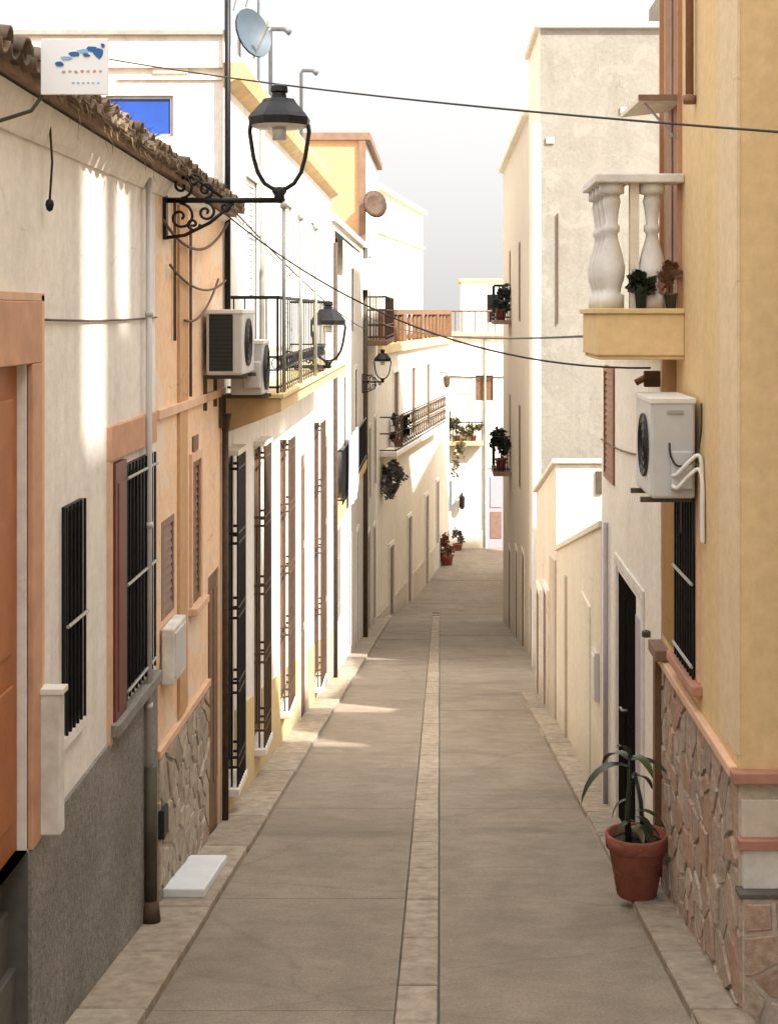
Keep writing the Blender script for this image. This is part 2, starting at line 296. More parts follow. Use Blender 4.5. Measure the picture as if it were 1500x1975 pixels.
# ------------------------------------------------------------------ mesh helpers
ORG = {}
class MB:
    def __init__(s): s.v = []; s.f = []
    def quad(s, a, b, c, d):
        n = len(s.v); s.v += [tuple(a), tuple(b), tuple(c), tuple(d)]; s.f.append((n, n + 1, n + 2, n + 3))
    def hexa(s, p):   # 8 points: bottom 4, top 4
        n = len(s.v); s.v += [tuple(q) for q in p]
        for f in ((3, 2, 1, 0), (4, 5, 6, 7), (0, 1, 5, 4), (1, 2, 6, 5), (2, 3, 7, 6), (3, 0, 4, 7)): s.f.append(tuple(n + i for i in f))
    def box(s, x0, x1, y0, y1, z0, z1):
        s.hexa([(x0, y0, z0), (x1, y0, z0), (x1, y1, z0), (x0, y1, z0), (x0, y0, z1), (x1, y0, z1), (x1, y1, z1), (x0, y1, z1)])
    def extrude(s, poly, top):  # poly and top: equal lists of points
        n = len(s.v); k = len(poly); s.v += [tuple(p) for p in poly] + [tuple(p) for p in top]
        s.f.append(tuple(n + k - 1 - i for i in range(k))); s.f.append(tuple(n + k + i for i in range(k)))
        for i in range(k):
            j = (i + 1) % k; s.f.append((n + i, n + j, n + k + j, n + k + i))
    def tube(s, pts, r, seg=8, cap=True):
        pts = [Vector(p) for p in pts]; rs = r if isinstance(r, (list, tuple)) else [r] * len(pts)
        n0 = len(s.v); prevx = None
        for i, p in enumerate(pts):
            t = (pts[min(i + 1, len(pts) - 1)] - pts[max(i - 1, 0)]).normalized()
            if prevx is None:
                a = Vector((0, 0, 1)) if abs(t.z) < 0.9 else Vector((1, 0, 0)); x = t.cross(a).normalized()
            else:
                x = (prevx - t * prevx.dot(t)); x = x.normalized() if x.length > 1e-6 else prevx
            prevx = x; y = t.cross(x)
            for j in range(seg):
                an = 2 * math.pi * j / seg; s.v.append(tuple(p + (x * math.cos(an) + y * math.sin(an)) * rs[i]))
        for i in range(len(pts) - 1):
            for j in range(seg):
                k = (j + 1) % seg; a = n0 + i * seg; s.f.append((a + j, a + k, a + seg + k, a + seg + j))
        if cap:
            s.f.append(tuple(n0 + seg - 1 - j for j in range(seg))); e = n0 + (len(pts) - 1) * seg; s.f.append(tuple(e + j for j in range(seg)))
    def lathe(s, prof, c, seg=20, ang0=0.0):
        n0 = len(s.v)
        for r, z in prof:
            for j in range(seg):
                a = 2 * math.pi * j / seg + ang0; s.v.append((c[0] + r * math.cos(a), c[1] + r * math.sin(a), c[2] + z))
        for i in range(len(prof) - 1):
            for j in range(seg):
                k = (j + 1) % seg; a = n0 + i * seg; s.f.append((a + j, a + k, a + seg + k, a + seg + j))
        s.f.append(tuple(n0 + seg - 1 - j for j in range(seg))); e = n0 + (len(prof) - 1) * seg; s.f.append(tuple(e + j for j in range(seg)))
    def build(s, name, mat, parent=None, smooth=False, bevel=0.0, recalc=True):
        o0 = ORG.get(parent.name, Vector()) if parent else Vector()
        me = bpy.data.meshes.new(name)
        me.from_pydata([tuple(Vector(v) - o0) for v in s.v], [], s.f)
        if recalc:
            bm = bmesh.new(); bm.from_mesh(me); bmesh.ops.recalc_face_normals(bm, faces=bm.faces); bm.to_mesh(me); bm.free()
        if smooth: 
            for p in me.polygons: p.use_smooth = True
        me.materials.append(MATS[mat])
        o = bpy.data.objects.new(name, me); COL.objects.link(o)
        if parent: o.parent = parent; ORG[o.name] = o0
        if bevel:
            md = o.modifiers.new('bevel', 'BEVEL'); md.width = bevel; md.segments = 2; md.limit_method = 'ANGLE'
        return o
def tag(o, label=None, cat=None, group=None, kind=None):
    if label: o['label'] = label
    if cat: o['category'] = cat
    if group: o['group'] = group
    if kind: o['kind'] = kind
    return o
def thing(name, loc, label, cat, group=None):
    o = bpy.data.objects.new(name, None); COL.objects.link(o); o.location = loc; o.empty_display_size = 0.2
    ORG[o.name] = Vector(loc); return tag(o, label, cat, group)
def place(me, name, parent, loc, rot=(0, 0, 0), scl=(1, 1, 1)):
    o = bpy.data.objects.new(name, me); COL.objects.link(o)
    o0 = ORG.get(parent.name, Vector()) if parent else Vector()
    o.location = Vector(loc) - o0; o.rotation_euler = rot; o.scale = scl
    if parent: o.parent = parent
    return o
def mesh_of(mb, name, mat, smooth=False):
    o = mb.build(name, mat, None, smooth); me = o.data; bpy.data.objects.remove(o); return me

# facade frames: p(u, z, d) with d outward
class FX:
    def __init__(s, x, n): s.x, s.n = x, n
    def p(s, u, z, d): return (s.x + s.n * d, u, z)
class FY:
    def __init__(s, y): s.y = y
    def p(s, u, z, d): return (u, s.y - d, z)
class FA:
    def __init__(s, a, b):
        s.a = Vector((a[0], a[1], 0)); s.t = (Vector((b[0], b[1], 0)) - s.a); s.len = s.t.length; s.t.normalize(); s.n = Vector((s.t.y, -s.t.x, 0))
    def p(s, u, z, d): q = s.a + s.t * u + s.n * d; return (q.x, q.y, z)
def fbox(mb, F, u0, u1, z0, z1, d0, d1):
    mb.hexa([F.p(u0, z0, d0), F.p(u1, z0, d0), F.p(u1, z0, d1), F.p(u0, z0, d1), F.p(u0, z1, d0), F.p(u1, z1, d0), F.p(u1, z1, d1), F.p(u0, z1, d1)])
def fprism(mb, F, poly, d0, d1):
    mb.extrude([F.p(u, z, d0) for u, z in poly], [F.p(u, z, d1) for u, z in poly])
def facade(mb, F, u0, u1, z0, z1, holes, depth=0.06):
    us = sorted({u0, u1, *[h[0] for h in holes], *[h[1] for h in holes]}); zs = sorted({z0, z1, *[h[2] for h in holes], *[h[3] for h in holes]})
    for i in range(len(us) - 1):
        for j in range(len(zs) - 1):
            uc, zc = (us[i] + us[i + 1]) / 2, (zs[j] + zs[j + 1]) / 2
            if any(h[0] < uc < h[1] and h[2] < zc < h[3] for h in holes): continue
            mb.quad(F.p(us[i], zs[j], 0), F.p(us[i + 1], zs[j], 0), F.p(us[i + 1], zs[j + 1], 0), F.p(us[i], zs[j + 1], 0))
    for h in holes:
        a, b, c, d = h[:4]; dp = h[4] if len(h) > 4 else depth
        for (p, q) in (((a, c), (a, d)), ((a, d), (b, d)), ((b, d), (b, c)), ((b, c), (a, c))):
            mb.quad(F.p(p[0], p[1], 0), F.p(q[0], q[1], 0), F.p(q[0], q[1], -dp), F.p(p[0], p[1], -dp))
        mb.quad(F.p(a, c, -dp), F.p(b, c, -dp), F.p(b, d, -dp), F.p(a, d, -dp))

def G(y):
    if y < 46: return -0.155 * y
    if y > 58: return G58
    t = (y - 46) / 12.0
    return -0.155 * 46 - 0.155 * 12 * (t - t * t / 2)
G58 = -0.155 * 46 - 0.155 * 6

def window(root, F, u0, u1, z0, z1, dep=0.05, frame='white_plastic', pane='dark_glass', fw=0.05, mull=1, grille=None, gm='black_iron', out=0.05, hz=(), hmat=None, step=0.11, name='window'):
    mb = MB()
    for a, b, c, d in ((u0, u0 + fw, z0, z1), (u1 - fw, u1, z0, z1), (u0 + fw, u1 - fw, z0, z0 + fw), (u0 + fw, u1 - fw, z1 - fw, z1)):
        fbox(mb, F, a, b, c, d, -dep + 0.002, -dep + 0.03)
    for i in range(mull):
        uc = u0 + (u1 - u0) * (i + 1) / (mull + 1); fbox(mb, F, uc - 0.02, uc + 0.02, z0 + fw, z1 - fw, -dep + 0.002, -dep + 0.028)
    w = mb.build(name, frame, root)
    pm = MB(); fbox(pm, F, u0 + fw * 0.6, u1 - fw * 0.6, z0 + fw * 0.6, z1 - fw * 0.6, -dep + 0.004, -dep + 0.014); pm.build('pane', pane, w)
    if grille:
        cage(w, F, u0, u1, z0, z1, out, gm, hz, hmat, step)
    return w
def cage(parent, F, u0, u1, z0, z1, out, gm, hz, hmat=None, step=0.11, r=0.009, hr=0.011):
    g = MB(); n = max(2, int(round((u1 - u0) / step)))
    for i in range(n + 1):
        u = u0 + (u1 - u0) * i / n; g.tube([F.p(u, z0, out), F.p(u, z1, out)], r, 5)
    if out > 0.09:
        for u in (u0, u1):
            for j in range(1, max(2, int(out / 0.09))):
                d = out * j / max(2, int(out / 0.09)); g.tube([F.p(u, z0, d), F.p(u, z1, d)], r, 5)
    gr = g.build('grille', gm, parent)
    for z in hz:
        h = MB()
        if out > 0.09: h.tube([F.p(u0, z, -0.02), F.p(u0, z, out), F.p(u1, z, out), F.p(u1, z, -0.02)], hr, 5)
        else: h.tube([F.p(u0 - 0.02, z, out + 0.012), F.p(u1 + 0.02, z, out + 0.012)], hr, 5)
        h.build('crossbar', hmat or gm, parent)
    return gr
def surround(root, F, u0, u1, z0, z1, w, mat, d=0.02, sill=None, top=None):
    mb = MB(); top = top or w
    fbox(mb, F, u0 - w, u0, z0, z1, -0.01, d); fbox(mb, F, u1, u1 + w, z0, z1, -0.01, d); fbox(mb, F, u0 - w, u1 + w, z1, z1 + top, -0.01, d)
    s = mb.build('surround', mat, root)
    if sill:
        m2 = MB(); fbox(m2, F, u0 - w - 0.03, u1 + w + 0.03, z0 - 0.06, z0, -0.01, d + 0.05); m2.build('sill', sill, root, bevel=0.006)
    return s
def shutter(root, F, u0, u1, z0, z1, d0, d1, mat, name='shutter', slats=True):
    mb = MB(); fw = 0.05
    for a, b, c, d in ((u0, u0 + fw, z0, z1), (u1 - fw, u1, z0, z1), (u0 + fw, u1 - fw, z0, z0 + fw), (u0 + fw, u1 - fw, z1 - fw, z1)): fbox(mb, F, a, b, c, d, d0, d1)
    o = mb.build(name, mat, root)
    if slats:
        s = MB(); n = max(3, int((z1 - z0 - 2 * fw) / 0.06)); hstep = (z1 - z0 - 2 * fw) / n; dm = (d0 + d1) / 2
        for i in range(n):
            za = z0 + fw + i * hstep
            s.hexa([F.p(u0 + fw, za, dm + 0.004), F.p(u1 - fw, za, dm + 0.004), F.p(u1 - fw, za, dm + 0.012), F.p(u0 + fw, za, dm + 0.012),
                    F.p(u0 + fw, za + hstep * 1.1, dm - 0.012), F.p(u1 - fw, za + hstep * 1.1, dm - 0.012), F.p(u1 - fw, za + hstep * 1.1, dm - 0.004), F.p(u0 + fw, za + hstep * 1.1, dm - 0.004)])
        so = s.build('louvres', mat, o); so['kind'] = 'stuff'
    return o
def house(name, label, xf, n, y0, y1, z0, z1, deep, holes, mat, front_holes=(), near_mat=None, hd=0.06):
    """a house block: street face at xf (outward n) with openings, near gable, far gable, back, flat top"""
    root = thing(name, (xf - n * deep / 2, (y0 + y1) / 2, G((y0 + y1) / 2)), label, 'house', 'houses along the street')
    F = FX(xf, n); mb = MB(); facade(mb, F, y0, y1, z0, z1, list(holes), hd)
    xb = xf - n * deep
    g = MB() if near_mat else mb
    xa, xc = min(xf, xb), max(xf, xb)
    facade(g, FY(y0), xa, xc, z0, z1, list(front_holes), 0.06)
    mb.quad((xa, y1, z0), (xc, y1, z0), (xc, y1, z1), (xa, y1, z1)); mb.quad((xb, y0, z0), (xb, y1, z0), (xb, y1, z1), (xb, y0, z1))
    mb.quad((xa, y0, z1), (xc, y0, z1), (xc, y1, z1), (xa, y1, z1))
    mb.build('wall', mat, root, recalc=False)
    if near_mat: g.build('gable_wall', near_mat, root, recalc=False)
    return root, F
def clip(poly, nx, ny, c):  # keep nx*x+ny*y<=c
    out = []
    for i in range(len(poly)):
        a, b = poly[i], poly[(i + 1) % len(poly)]; da = nx * a[0] + ny * a[1] - c; db = nx * b[0] + ny * b[1] - c
        if da <= 0: out.append(a)
        if da * db < 0:
            t = da / (da - db); out.append((a[0] + (b[0] - a[0]) * t, a[1] + (b[1] - a[1]) * t))
    return out
def crazy(root, F, region, n, gap, mat, seed, d0=0.0, th=(0.02, 0.04), asp=1.0):
    rnd = random.Random(seed)
    us = [p[0] for p in region]; zs = [p[1] for p in region]; pts = []
    tries = 0
    while len(pts) < n and tries < 9000:
        tries += 1; q = (rnd.uniform(min(us), max(us)), rnd.uniform(min(zs), max(zs)))
        md = (0.34 + 0.42 * rnd.random()) * math.sqrt((max(us) - min(us)) * (max(zs) - min(zs)) / n)
        if all(math.hypot((q[0] - p[0]) / asp, q[1] - p[1]) > md for p in pts): pts.append(q)
    for i, p in enumerate(pts):
        poly = list(region)
        for j, q in enumerate(pts):
            if i == j: continue
            nx, ny = q[0] - p[0], q[1] - p[1]; L = math.hypot(nx, ny); nx /= L; ny /= L
            c = nx * (p[0] + q[0]) / 2 + ny * (p[1] + q[1]) / 2 - gap / 2
            poly = clip(poly, nx, ny, c)
            if len(poly) < 3: break
        if len(poly) < 3: continue
        cx = sum(a[0] for a in poly) / len(poly); cy = sum(a[1] for a in poly) / len(poly)
        t = rnd.uniform(*th); mb = MB(); k = len(poly)
        lay = [[F.p(a, b, d0) for a, b in poly], [F.p(a, b, d0 + t * 0.7) for a, b in poly],
               [F.p(cx + (a - cx) * 0.93, cy + (b - cy) * 0.93, d0 + t + rnd.uniform(-0.004, 0.004)) for a, b in poly]]
        for l in lay: mb.v += l
        for l in range(2):
            for a in range(k):
                b_ = (a + 1) % k; mb.f.append((l * k + a, l * k + b_, (l + 1) * k + b_, (l + 1) * k + a))
        mb.f.append(tuple(2 * k + a for a in range(k)))
        mb.build('stone', mat, root)
def cable(name, a, b, sag, r, label, mat='cable_black', n=24, group='cables over the street'):
    a, b = Vector(a), Vector(b)
    pts = [a.lerp(b, t / n) - Vector((0, 0, sag * 4 * (t / n) * (1 - t / n))) for t in range(n + 1)]
    mb = MB(); mb.tube(pts, r, 5); return tag(mb.build(name, mat, None, True), label, 'cable', group)
def leaf(mb, base, d, length, width, droop, up=0.5, seg=6):
    d = Vector(d).normalized(); side = d.cross(Vector((0, 0, 1)))
    side = side.normalized() if side.length > 0.01 else Vector((1, 0, 0))
    n0 = len(mb.v); p = Vector(base); cur = (d + Vector((0, 0, up))).normalized()
    for i in range(seg + 1):
        t = i / seg; w = width * (math.sin(math.pi * min(1, 0.12 + 0.88 * t)) ** 0.8) * 0.5
        nrm = side.cross(cur)
        mb.v += [tuple(p - side * w + nrm * w * 0.35), tuple(p), tuple(p + side * w + nrm * w * 0.35)]
        cur = (cur + Vector((0, 0, -droop / seg))).normalized(); p = p + cur * (length / seg)
    for i in range(seg):
        a = n0 + i * 3; mb.f += [(a, a + 1, a + 4, a + 3), (a + 1, a + 2, a + 5, a + 4)]
def bush(mb, c, rx, ry, rz, n, size, seed):
    rnd = random.Random(seed)
    cl = [Vector((rnd.uniform(-.75, .75), rnd.uniform(-.75, .75), rnd.uniform(-.7, .85))) for _ in range(6)]
    for _ in range(n):
        while True:
            q = Vector((rnd.uniform(-1, 1), rnd.uniform(-1, 1), rnd.uniform(-1, 1)))
            if 0.15 < q.length < 1: break
        q = rnd.choice(cl) + q * rnd.uniform(.25, .6)
        p = Vector((c[0] + q.x * rx, c[1] + q.y * ry, c[2] + q.z * rz))
        a = Vector((rnd.uniform(-1, 1), rnd.uniform(-1, 1), rnd.uniform(-0.6, 0.8))).normalized(); b_ = a.cross(Vector((rnd.random(), rnd.random(), rnd.random()))).normalized()
        L = size * rnd.uniform(0.6, 1.3); w = L * 0.42
        n0 = len(mb.v); mb.v += [tuple(p), tuple(p + a * L * 0.5 + b_ * w), tuple(p + a * L), tuple(p + a * L * 0.5 - b_ * w)]; mb.f.append((n0, n0 + 1, n0 + 2, n0 + 3))

# ------------------------------------------------------------------ ground, road, gutter, pavements
ys = [-40, -20, -10] + [i * 1.0 for i in range(-5, 46)] + [46 + i for i in range(0, 13)] + [62, 70, 120, 300, 900]
mb = MB()
for i in range(len(ys) - 1):
    a, b_ = ys[i], ys[i + 1]; mb.quad((-700, a, G(a) - 0.12), (700, a, G(a) - 0.12), (700, b_, G(b_) - 0.12), (-700, b_, G(b_) - 0.12))
tag(mb.build('ground', 'ground_earth', None, recalc=False), kind='structure')
ry = [-12 + i * 0.5 for i in range(0, 161)]
road = thing('road', (0, 0, 0), None, None); tag(road, kind='structure')
def rw(y): return (-1.60, 1.40) if y < 24 else ((-2.3, 2.2) if y < 46 else (-2.6, 9.0))
mb = MB()
for i in range(len(ry) - 1):
    a, b_ = ry[i], ry[i + 1]; x0, x1 = rw(a)
    mb.quad((x0, a, G(a) - .035), (x1, a, G(a) - .035), (x1, b_, G(b_) - .035), (x0, b_, G(b_) - .035))
mb.build('bed', 'soil', road, recalc=False)
rnd = random.Random(14)
for side in (0, 1):
    y = -11.0
    while y < 67:
        L = rnd.choice((2.5, 3.0, 3.5, 4.0)); ye = min(y + L, 68); gap = 0.004; dz = rnd.uniform(-.003, .003)
        cut = [y] + [q for q in (24, 46, 49.5) if y < q < ye] + [ye]
        for (ya, yb) in zip(cut[:-1], cut[1:]):
            n = max(1, int(round((yb - ya) / 0.5))); mb = MB(); x0, x1 = (rw(ya + .01)[0], -0.25) if side == 0 else (0.0 if ya < 49.4 else -0.25, rw(ya + .01)[1])
            for k in range(n):
                p, q = ya + (yb - ya) * k / n + (gap if k == 0 and ya == y else 0), ya + (yb - ya) * (k + 1) / n - (gap if k == n - 1 and yb == ye else 0)
                mb.hexa([(x0, p, G(p) - .05), (x1, p, G(p) - .05), (x1, q, G(q) - .05), (x0, q, G(q) - .05), (x0, p, G(p) + dz), (x1, p, G(p) + dz), (x1, q, G(q) + dz), (x0, q, G(q) + dz)])
            mb.build('panel', 'concrete_road', road)
        y = ye
# gutter: stone slabs a little lower than the road
gut = thing('gutter', (-0.125, 0, 0), None, None); tag(gut, kind='structure')
mb = MB()
for i in range(len(ry) - 1):
    a, b_ = ry[i], ry[i + 1]
    if a >= 49.5: break
    mb.quad((-0.26, a, G(a) - 0.03), (0.01, a, G(a) - 0.03), (0.01, b_, G(b_) - 0.03), (-0.26, b_, G(b_) - 0.03))
mb.build('bed', 'dark_stone', gut, recalc=False)
def slab_mesh(w, l, h, top, mat, nm, ins=0.008):
    m_ = MB(); s_ = -0.155
    def q(x, y, z): return (x, y, z + s_ * y)
    x, y = w / 2, l / 2
    m_.v = [q(-x, -y, -h), q(x, -y, -h), q(x, y, -h), q(-x, y, -h), q(-x, -y, top - ins), q(x, -y, top - ins), q(x, y, top - ins), q(-x, y, top - ins),
            q(-x + ins, -y + ins, top), q(x - ins, -y + ins, top), q(x - ins, y - ins, top), q(-x + ins, y - ins, top)]
    for a in range(4):
        b_ = (a + 1) % 4; m_.f += [(a, b_, 4 + b_, 4 + a), (4 + a, 4 + b_, 8 + b_, 8 + a)]
    m_.f.append((8, 9, 10, 11)); return mesh_of(m_, nm, mat)
gs = slab_mesh(0.232, 0.972, 0.05, 0.0, 'gutter_slab', 'gutter_slab')
y = -3.0
while y < 49.4:
    place(gs, 'slab', gut, (-0.127 + random.uniform(-0.003, 0.003), y, (G(y - 0.5) + G(y + 0.5)) / 2 - 0.008 + random.uniform(-0.003, 0.003)), (0, 0, random.uniform(-0.004, 0.004))); y += 1.0
for side, xa, xb, ye, lab in ((-1, -1.98, -1.58, 48, 'left'), (1, 1.35, 1.66, 24, 'right')):
    pv = thing('pavement', ((xa + xb) / 2, 0, 0), None, None); tag(pv, kind='structure')
    mb = MB()
    for i in range(len(ry) - 1):
        a, b_ = ry[i], ry[i + 1]
        if a >= ye: break
        mb.hexa([(xa, a, G(a) - .1), (xb - .01 * (side < 0), a, G(a) - .1), (xb - .01 * (side < 0), b_, G(b_) - .1), (xa, b_, G(b_) - .1), (xa + .01, a, G(a) + 0.04), (xb - .012, a, G(a) + 0.04), (xb - .012, b_, G(b_) + 0.04), (xa + .01, b_, G(b_) + 0.04)])
    mb.build('bed', 'mortar', pv, recalc=False)
    ms = [slab_mesh(xb - xa - 0.012, l, 0.06, 0.065, 'paving_slab', 'paving_slab', 0.01) for l in (0.872, 1.062, 1.262)]
    y = -2.0; k = 0
    while y < ye - 1:
        i = random.randrange(3); L = (0.9, 1.09, 1.29)[i]; yc = y + L / 2
        place(ms[i], 'slab', pv, ((xa + xb) / 2 + random.uniform(-0.004, 0.004), yc, (G(y) + G(y + L)) / 2 + random.uniform(-0.004, 0.004))); y += L

# ------------------------------------------------------------------ left row: beige house with tiled eave
XL = -1.97
LF = FX(XL, 1)
h1, F = house('house', 'beige rendered house with brown door and grey plinth, nearest on the left', XL, 1, -4.0, 10.07, -2.2, 3.46, 6.0,
              [(5.85, 6.95, 0.03, 2.36, 0.10), (5.85, 6.95, -1.6, 0.03, 0.16), (7.57, 7.95, 0.40, 1.59, 0.014), (9.0, 9.9, 0.2, 1.66, 0.016)], 'render_beige')
mb = MB(); fprism(mb, F, [(6.955, -1.6), (10.06, -1.9), (10.06, 0.05), (7.175, 0.05), (7.175, 0.025), (6.955, 0.025)], -0.02, 0.018); mb.build('plinth', 'roughcast', h1)
mb = MB(); fbox(mb, F, 5.86, 6.94, 0.04, 2.35, -0.095, -0.05); dr = mb.build('door', 'door_brown', h1)
for zz in ((0.2, 0.85), (1.0, 2.2)):
    for uu in ((5.95, 6.35), (6.45, 6.85)):
        m2 = MB(); fbox(m2, F, uu[0], uu[1], zz[0], zz[1], -0.052, -0.035); m2.build('panel', 'door_brown', dr, bevel=0.01)
m2 = MB(); m2.tube([F.p(6.03, 1.05, -0.045), F.p(6.03, 1.05, 0.0), F.p(6.12, 1.05, 0.0)], 0.012, 8); m2.build('handle', 'grey_iron', dr, True)
mb = MB(); fbox(mb, F, 6.95, 7.12, 0.03, 2.36, -0.01, 0.025); fbox(mb, F, 5.68, 5.85, 0.03, 2.36, -0.01, 0.025); fbox(mb, F, 5.68, 7.12, 2.36, 2.66, -0.01, 0.025); mb.build('door_surround', 'salmon_paint', h1, bevel=0.006)
mb = MB(); fbox(mb, F, 7.12, 7.17, 0.03, 2.69, -0.01, 0.02); fbox(mb, F, 5.6, 7.17, 2.663, 2.70, -0.01, 0.02); mb.build('surround_edge', 'salmon_pale', h1)
for k in range(4):
    mb = MB(); fbox(mb, F, 5.86, 6.94, -1.2, 0.02 - k * 0.27, -0.16, -0.12 + k * 0.035); mb.build('step', 'dark_stone', h1, bevel=0.01)
mb = MB(); mb.box(-2.12, -1.968, 6.925, 6.949, -1.6, 0.02); mb.build('recess_side', 'dark_stone', h1)
window(h1, F, 7.57, 7.95, 0.40, 1.59, 0.012, 'black_iron', 'dark_glass', 0.03, 0, True, 'black_iron', 0.028, (0.97,), 'grey_iron', 0.075)
mb = MB(); fbox(mb, F, 7.50, 8.0, 0.33, 0.40, -0.01, 0.03); mb.build('sill', 'render_beige', h1, bevel=0.008)
window(h1, F, 9.0, 9.9, 0.2, 1.66, 0.014, 'black_iron', 'dark_glass', 0.05, 1, True, 'black_iron', 0.03, (0.26, 0.92, 1.58), 'grey_iron', 0.10)
mb = MB(); fbox(mb, F, 8.68, 8.995, 0.08, 1.70, -0.01, 0.035); sh = mb.build('shutter', 'maroon_paint', h1, bevel=0.005)
m2 = MB(); fbox(m2, F, 8.74, 8.94, 0.2, 1.58, 0.03, 0.042); m2.build('panel', 'maroon_paint', sh, bevel=0.006)
mb = MB(); fbox(mb, F, 8.60, 9.98, 1.72, 1.93, -0.01, 0.03); mb.build('lintel', 'salmon_paint', h1, bevel=0.006)
mb = MB(); fbox(mb, F, 8.60, 8.675, 0.03, 1.72, -0.01, 0.02); mb.build('window_band', 'salmon_pale', h1)
mb = MB(); fbox(mb, F, 8.62, 9.98, 0.08, 0.155, -0.01, 0.07); mb.build('sill', 'plinth_grey', h1, bevel=0.006)
mb = MB(); mb.tube([(-1.925, 9.62, 3.5), (-1.925, 9.62, -0.42)], 0.021, 10)
for z in (2.6, 1.2, 0.0): mb.lathe([(0.027, -0.02), (0.027, 0.02)], (-1.925, 9.62, z), 10)
mb.build('downpipe', 'ac_casing', h1, True)
mb = MB(); mb.tube([(-1.912, 9.62, -0.40), (-1.912, 9.62, G(9.62) + 0.19)], 0.043, 10); mb.build('downpipe', 'iron_pipe', h1, True)
mb = MB(); mb.tube([(-1.912, 9.62, G(9.62) + 0.2), (-1.905, 9.6, G(9.62) + 0.07)], [0.052, 0.062], 10); mb.build('pipe_shoe', 'rusty_iron', h1, True)

# salmon house
h2, F = house('house', 'narrow salmon house with flaking paint and rubble stone foot, under the bracket lamp', XL, 1, 10.075, 13.2, -2.6, 3.46, 6.0,
              [(10.28, 10.76, 0.42, 1.12, 0.03), (11.5, 11.9, 0.28, 1.42, 0.03), (12.35, 12.95, -2.15, 0.35, 0.05)], 'render_salmon')
mb = MB(); fprism(mb, F, [(10.08, -1.9), (12.3, -2.25), (12.3, -0.55), (10.08, -0.5)], -0.02, 0.012); rs = mb.build('rubble_base', 'mortar', h2)
crazy(rs, F, [(10.10, -1.5), (12.28, -1.84), (12.28, -0.57), (10.10, -0.52)], 80, 0.03, 'stone_grey', 3, 0.010, (0.010, 0.022))
mb = MB(); fprism(mb, F, [(10.08, -0.5), (12.3, -0.55), (12.3, -0.49), (10.08, -0.44)], -0.01, 0.035); mb.build('ledge', 'salmon_pale', h2, bevel=0.006)
shutter(h2, F, 10.28, 10.76, 0.42, 1.12, -0.028, 0.005, 'mauve_wood'); shutter(h2, F, 11.5, 11.9, 0.28, 1.42, -0.028, 0.005, 'brown_wood')
surround(h2, F, 11.5, 11.9, 0.28, 1.42, 0.07, 'salmon_pale', 0.02, 'salmon_pale')
mb = MB(); fbox(mb, F, 12.36, 12.94, -2.1, 0.34, -0.048, -0.015); dr = mb.build('door', 'brown_wood', h2)
m2 = MB(); fbox(m2, F, 12.42, 12.62, -1.5, 0.2, -0.016, 0.0); m2.build('panel', 'brown_wood', dr, bevel=0.006)
m2 = MB(); fbox(m2, F, 12.68, 12.88, -1.5, 0.2, -0.016, 0.0); m2.build('panel', 'brown_wood', dr, bevel=0.006)
mb = MB(); fbox(mb, F, 10.9, 11.25, -0.44, 3.42, -0.01, 0.02); mb.build('pilaster', 'render_orange', h2)
mb = MB(); fbox(mb, F, 10.08, 13.18, 1.86, 1.93, -0.01, 0.03); mb.build('string_course', 'salmon_pale', h2, bevel=0.005)
mb = MB(); fbox(mb, F, 11.55, 11.8, 1.50, 1.62, -0.01, 0.012); mb.build('vent', 'brown_wood', h2)
mb = MB(); fbox(mb, F, 10.10, 10.26, -1.06, -0.86, 0.01, 0.055); mb.build('vent', 'ac_dark', h2)
mb = MB(); mb.tube([(-1.93, 13.08, 1.55), (-1.93, 13.08, G(13.1) + 0.07)], 0.03, 10); mb.tube([(-1.93, 13.08, 1.7), (-1.93, 13.08, 1.55)], [0.06, 0.032], 10); mb.build('downpipe', 'rusty_iron', h2, True)
for (u, za, zb) in ((11.38, 1.95, 3.3), (10.7, 2.4, 3.5)):
    mb = MB(); mb.tube([F.p(u, za, 0.02), F.p(u, zb, 0.02)], 0.012, 6); mb.build('conduit', 'cable_brown', h2, True)

# tiled eave over both: each tile its own piece
def ez(y): return 3.50 + 0.17 * max(0.0, min(1.0, (13.2 - y) / 7.0))
def eave(root, y0, y1):
    a, b_ = ez(y0), ez(y1); ycut = [y0] + ([6.2] if y0 < 6.2 < y1 else []) + [y1]
    mb = MB(); mr = MB()
    for p, q in zip(ycut[:-1], ycut[1:]):
        a, b_ = ez(p), ez(q)
        mb.hexa([(-2.05, p, 3.43), (-1.955, p, 3.43), (-1.955, q, 3.43), (-2.05, q, 3.43), (-2.05, p, a - .02), (-1.90, p, a - .035), (-1.90, q, b_ - .035), (-2.05, q, b_ - .02)])
        mr.hexa([(-8.0, p, a + .9), (-1.84, p, a - .03), (-1.84, q, b_ - .03), (-8.0, q, b_ + .9), (-8.0, p, a + .97), (-1.84, p, a + .02), (-1.84, q, b_ + .02), (-8.0, q, b_ + .97)])
    mb.build('eave_course', 'render_beige', root)
    return mr.build('roof', 'roof_earth', root)
def barrel(r0, r1, L, th, up):
    m_ = MB(); seg = 7; sgn = 1 if up else -1
    for (x, r) in ((0, r0), (-L, r1)):
        for rr in (r, r - th):
            for j in range(seg + 1):
                a = math.pi * j / seg; m_.v.append((x, rr * math.cos(a), sgn * rr * math.sin(a)))
    n = seg + 1
    for j in range(seg):
        m_.f += [(j, j + 1, 2 * n + j + 1, 2 * n + j), (n + j, 3 * n + j, 3 * n + j + 1, n + j + 1), (j, n + j, n + j + 1, j + 1), (2 * n + j, 2 * n + j + 1, 3 * n + j + 1, 3 * n + j)]
    m_.f += [(0, 2 * n, 3 * n, n), (seg, n + seg, 3 * n + seg, 2 * n + seg)]
    return m_
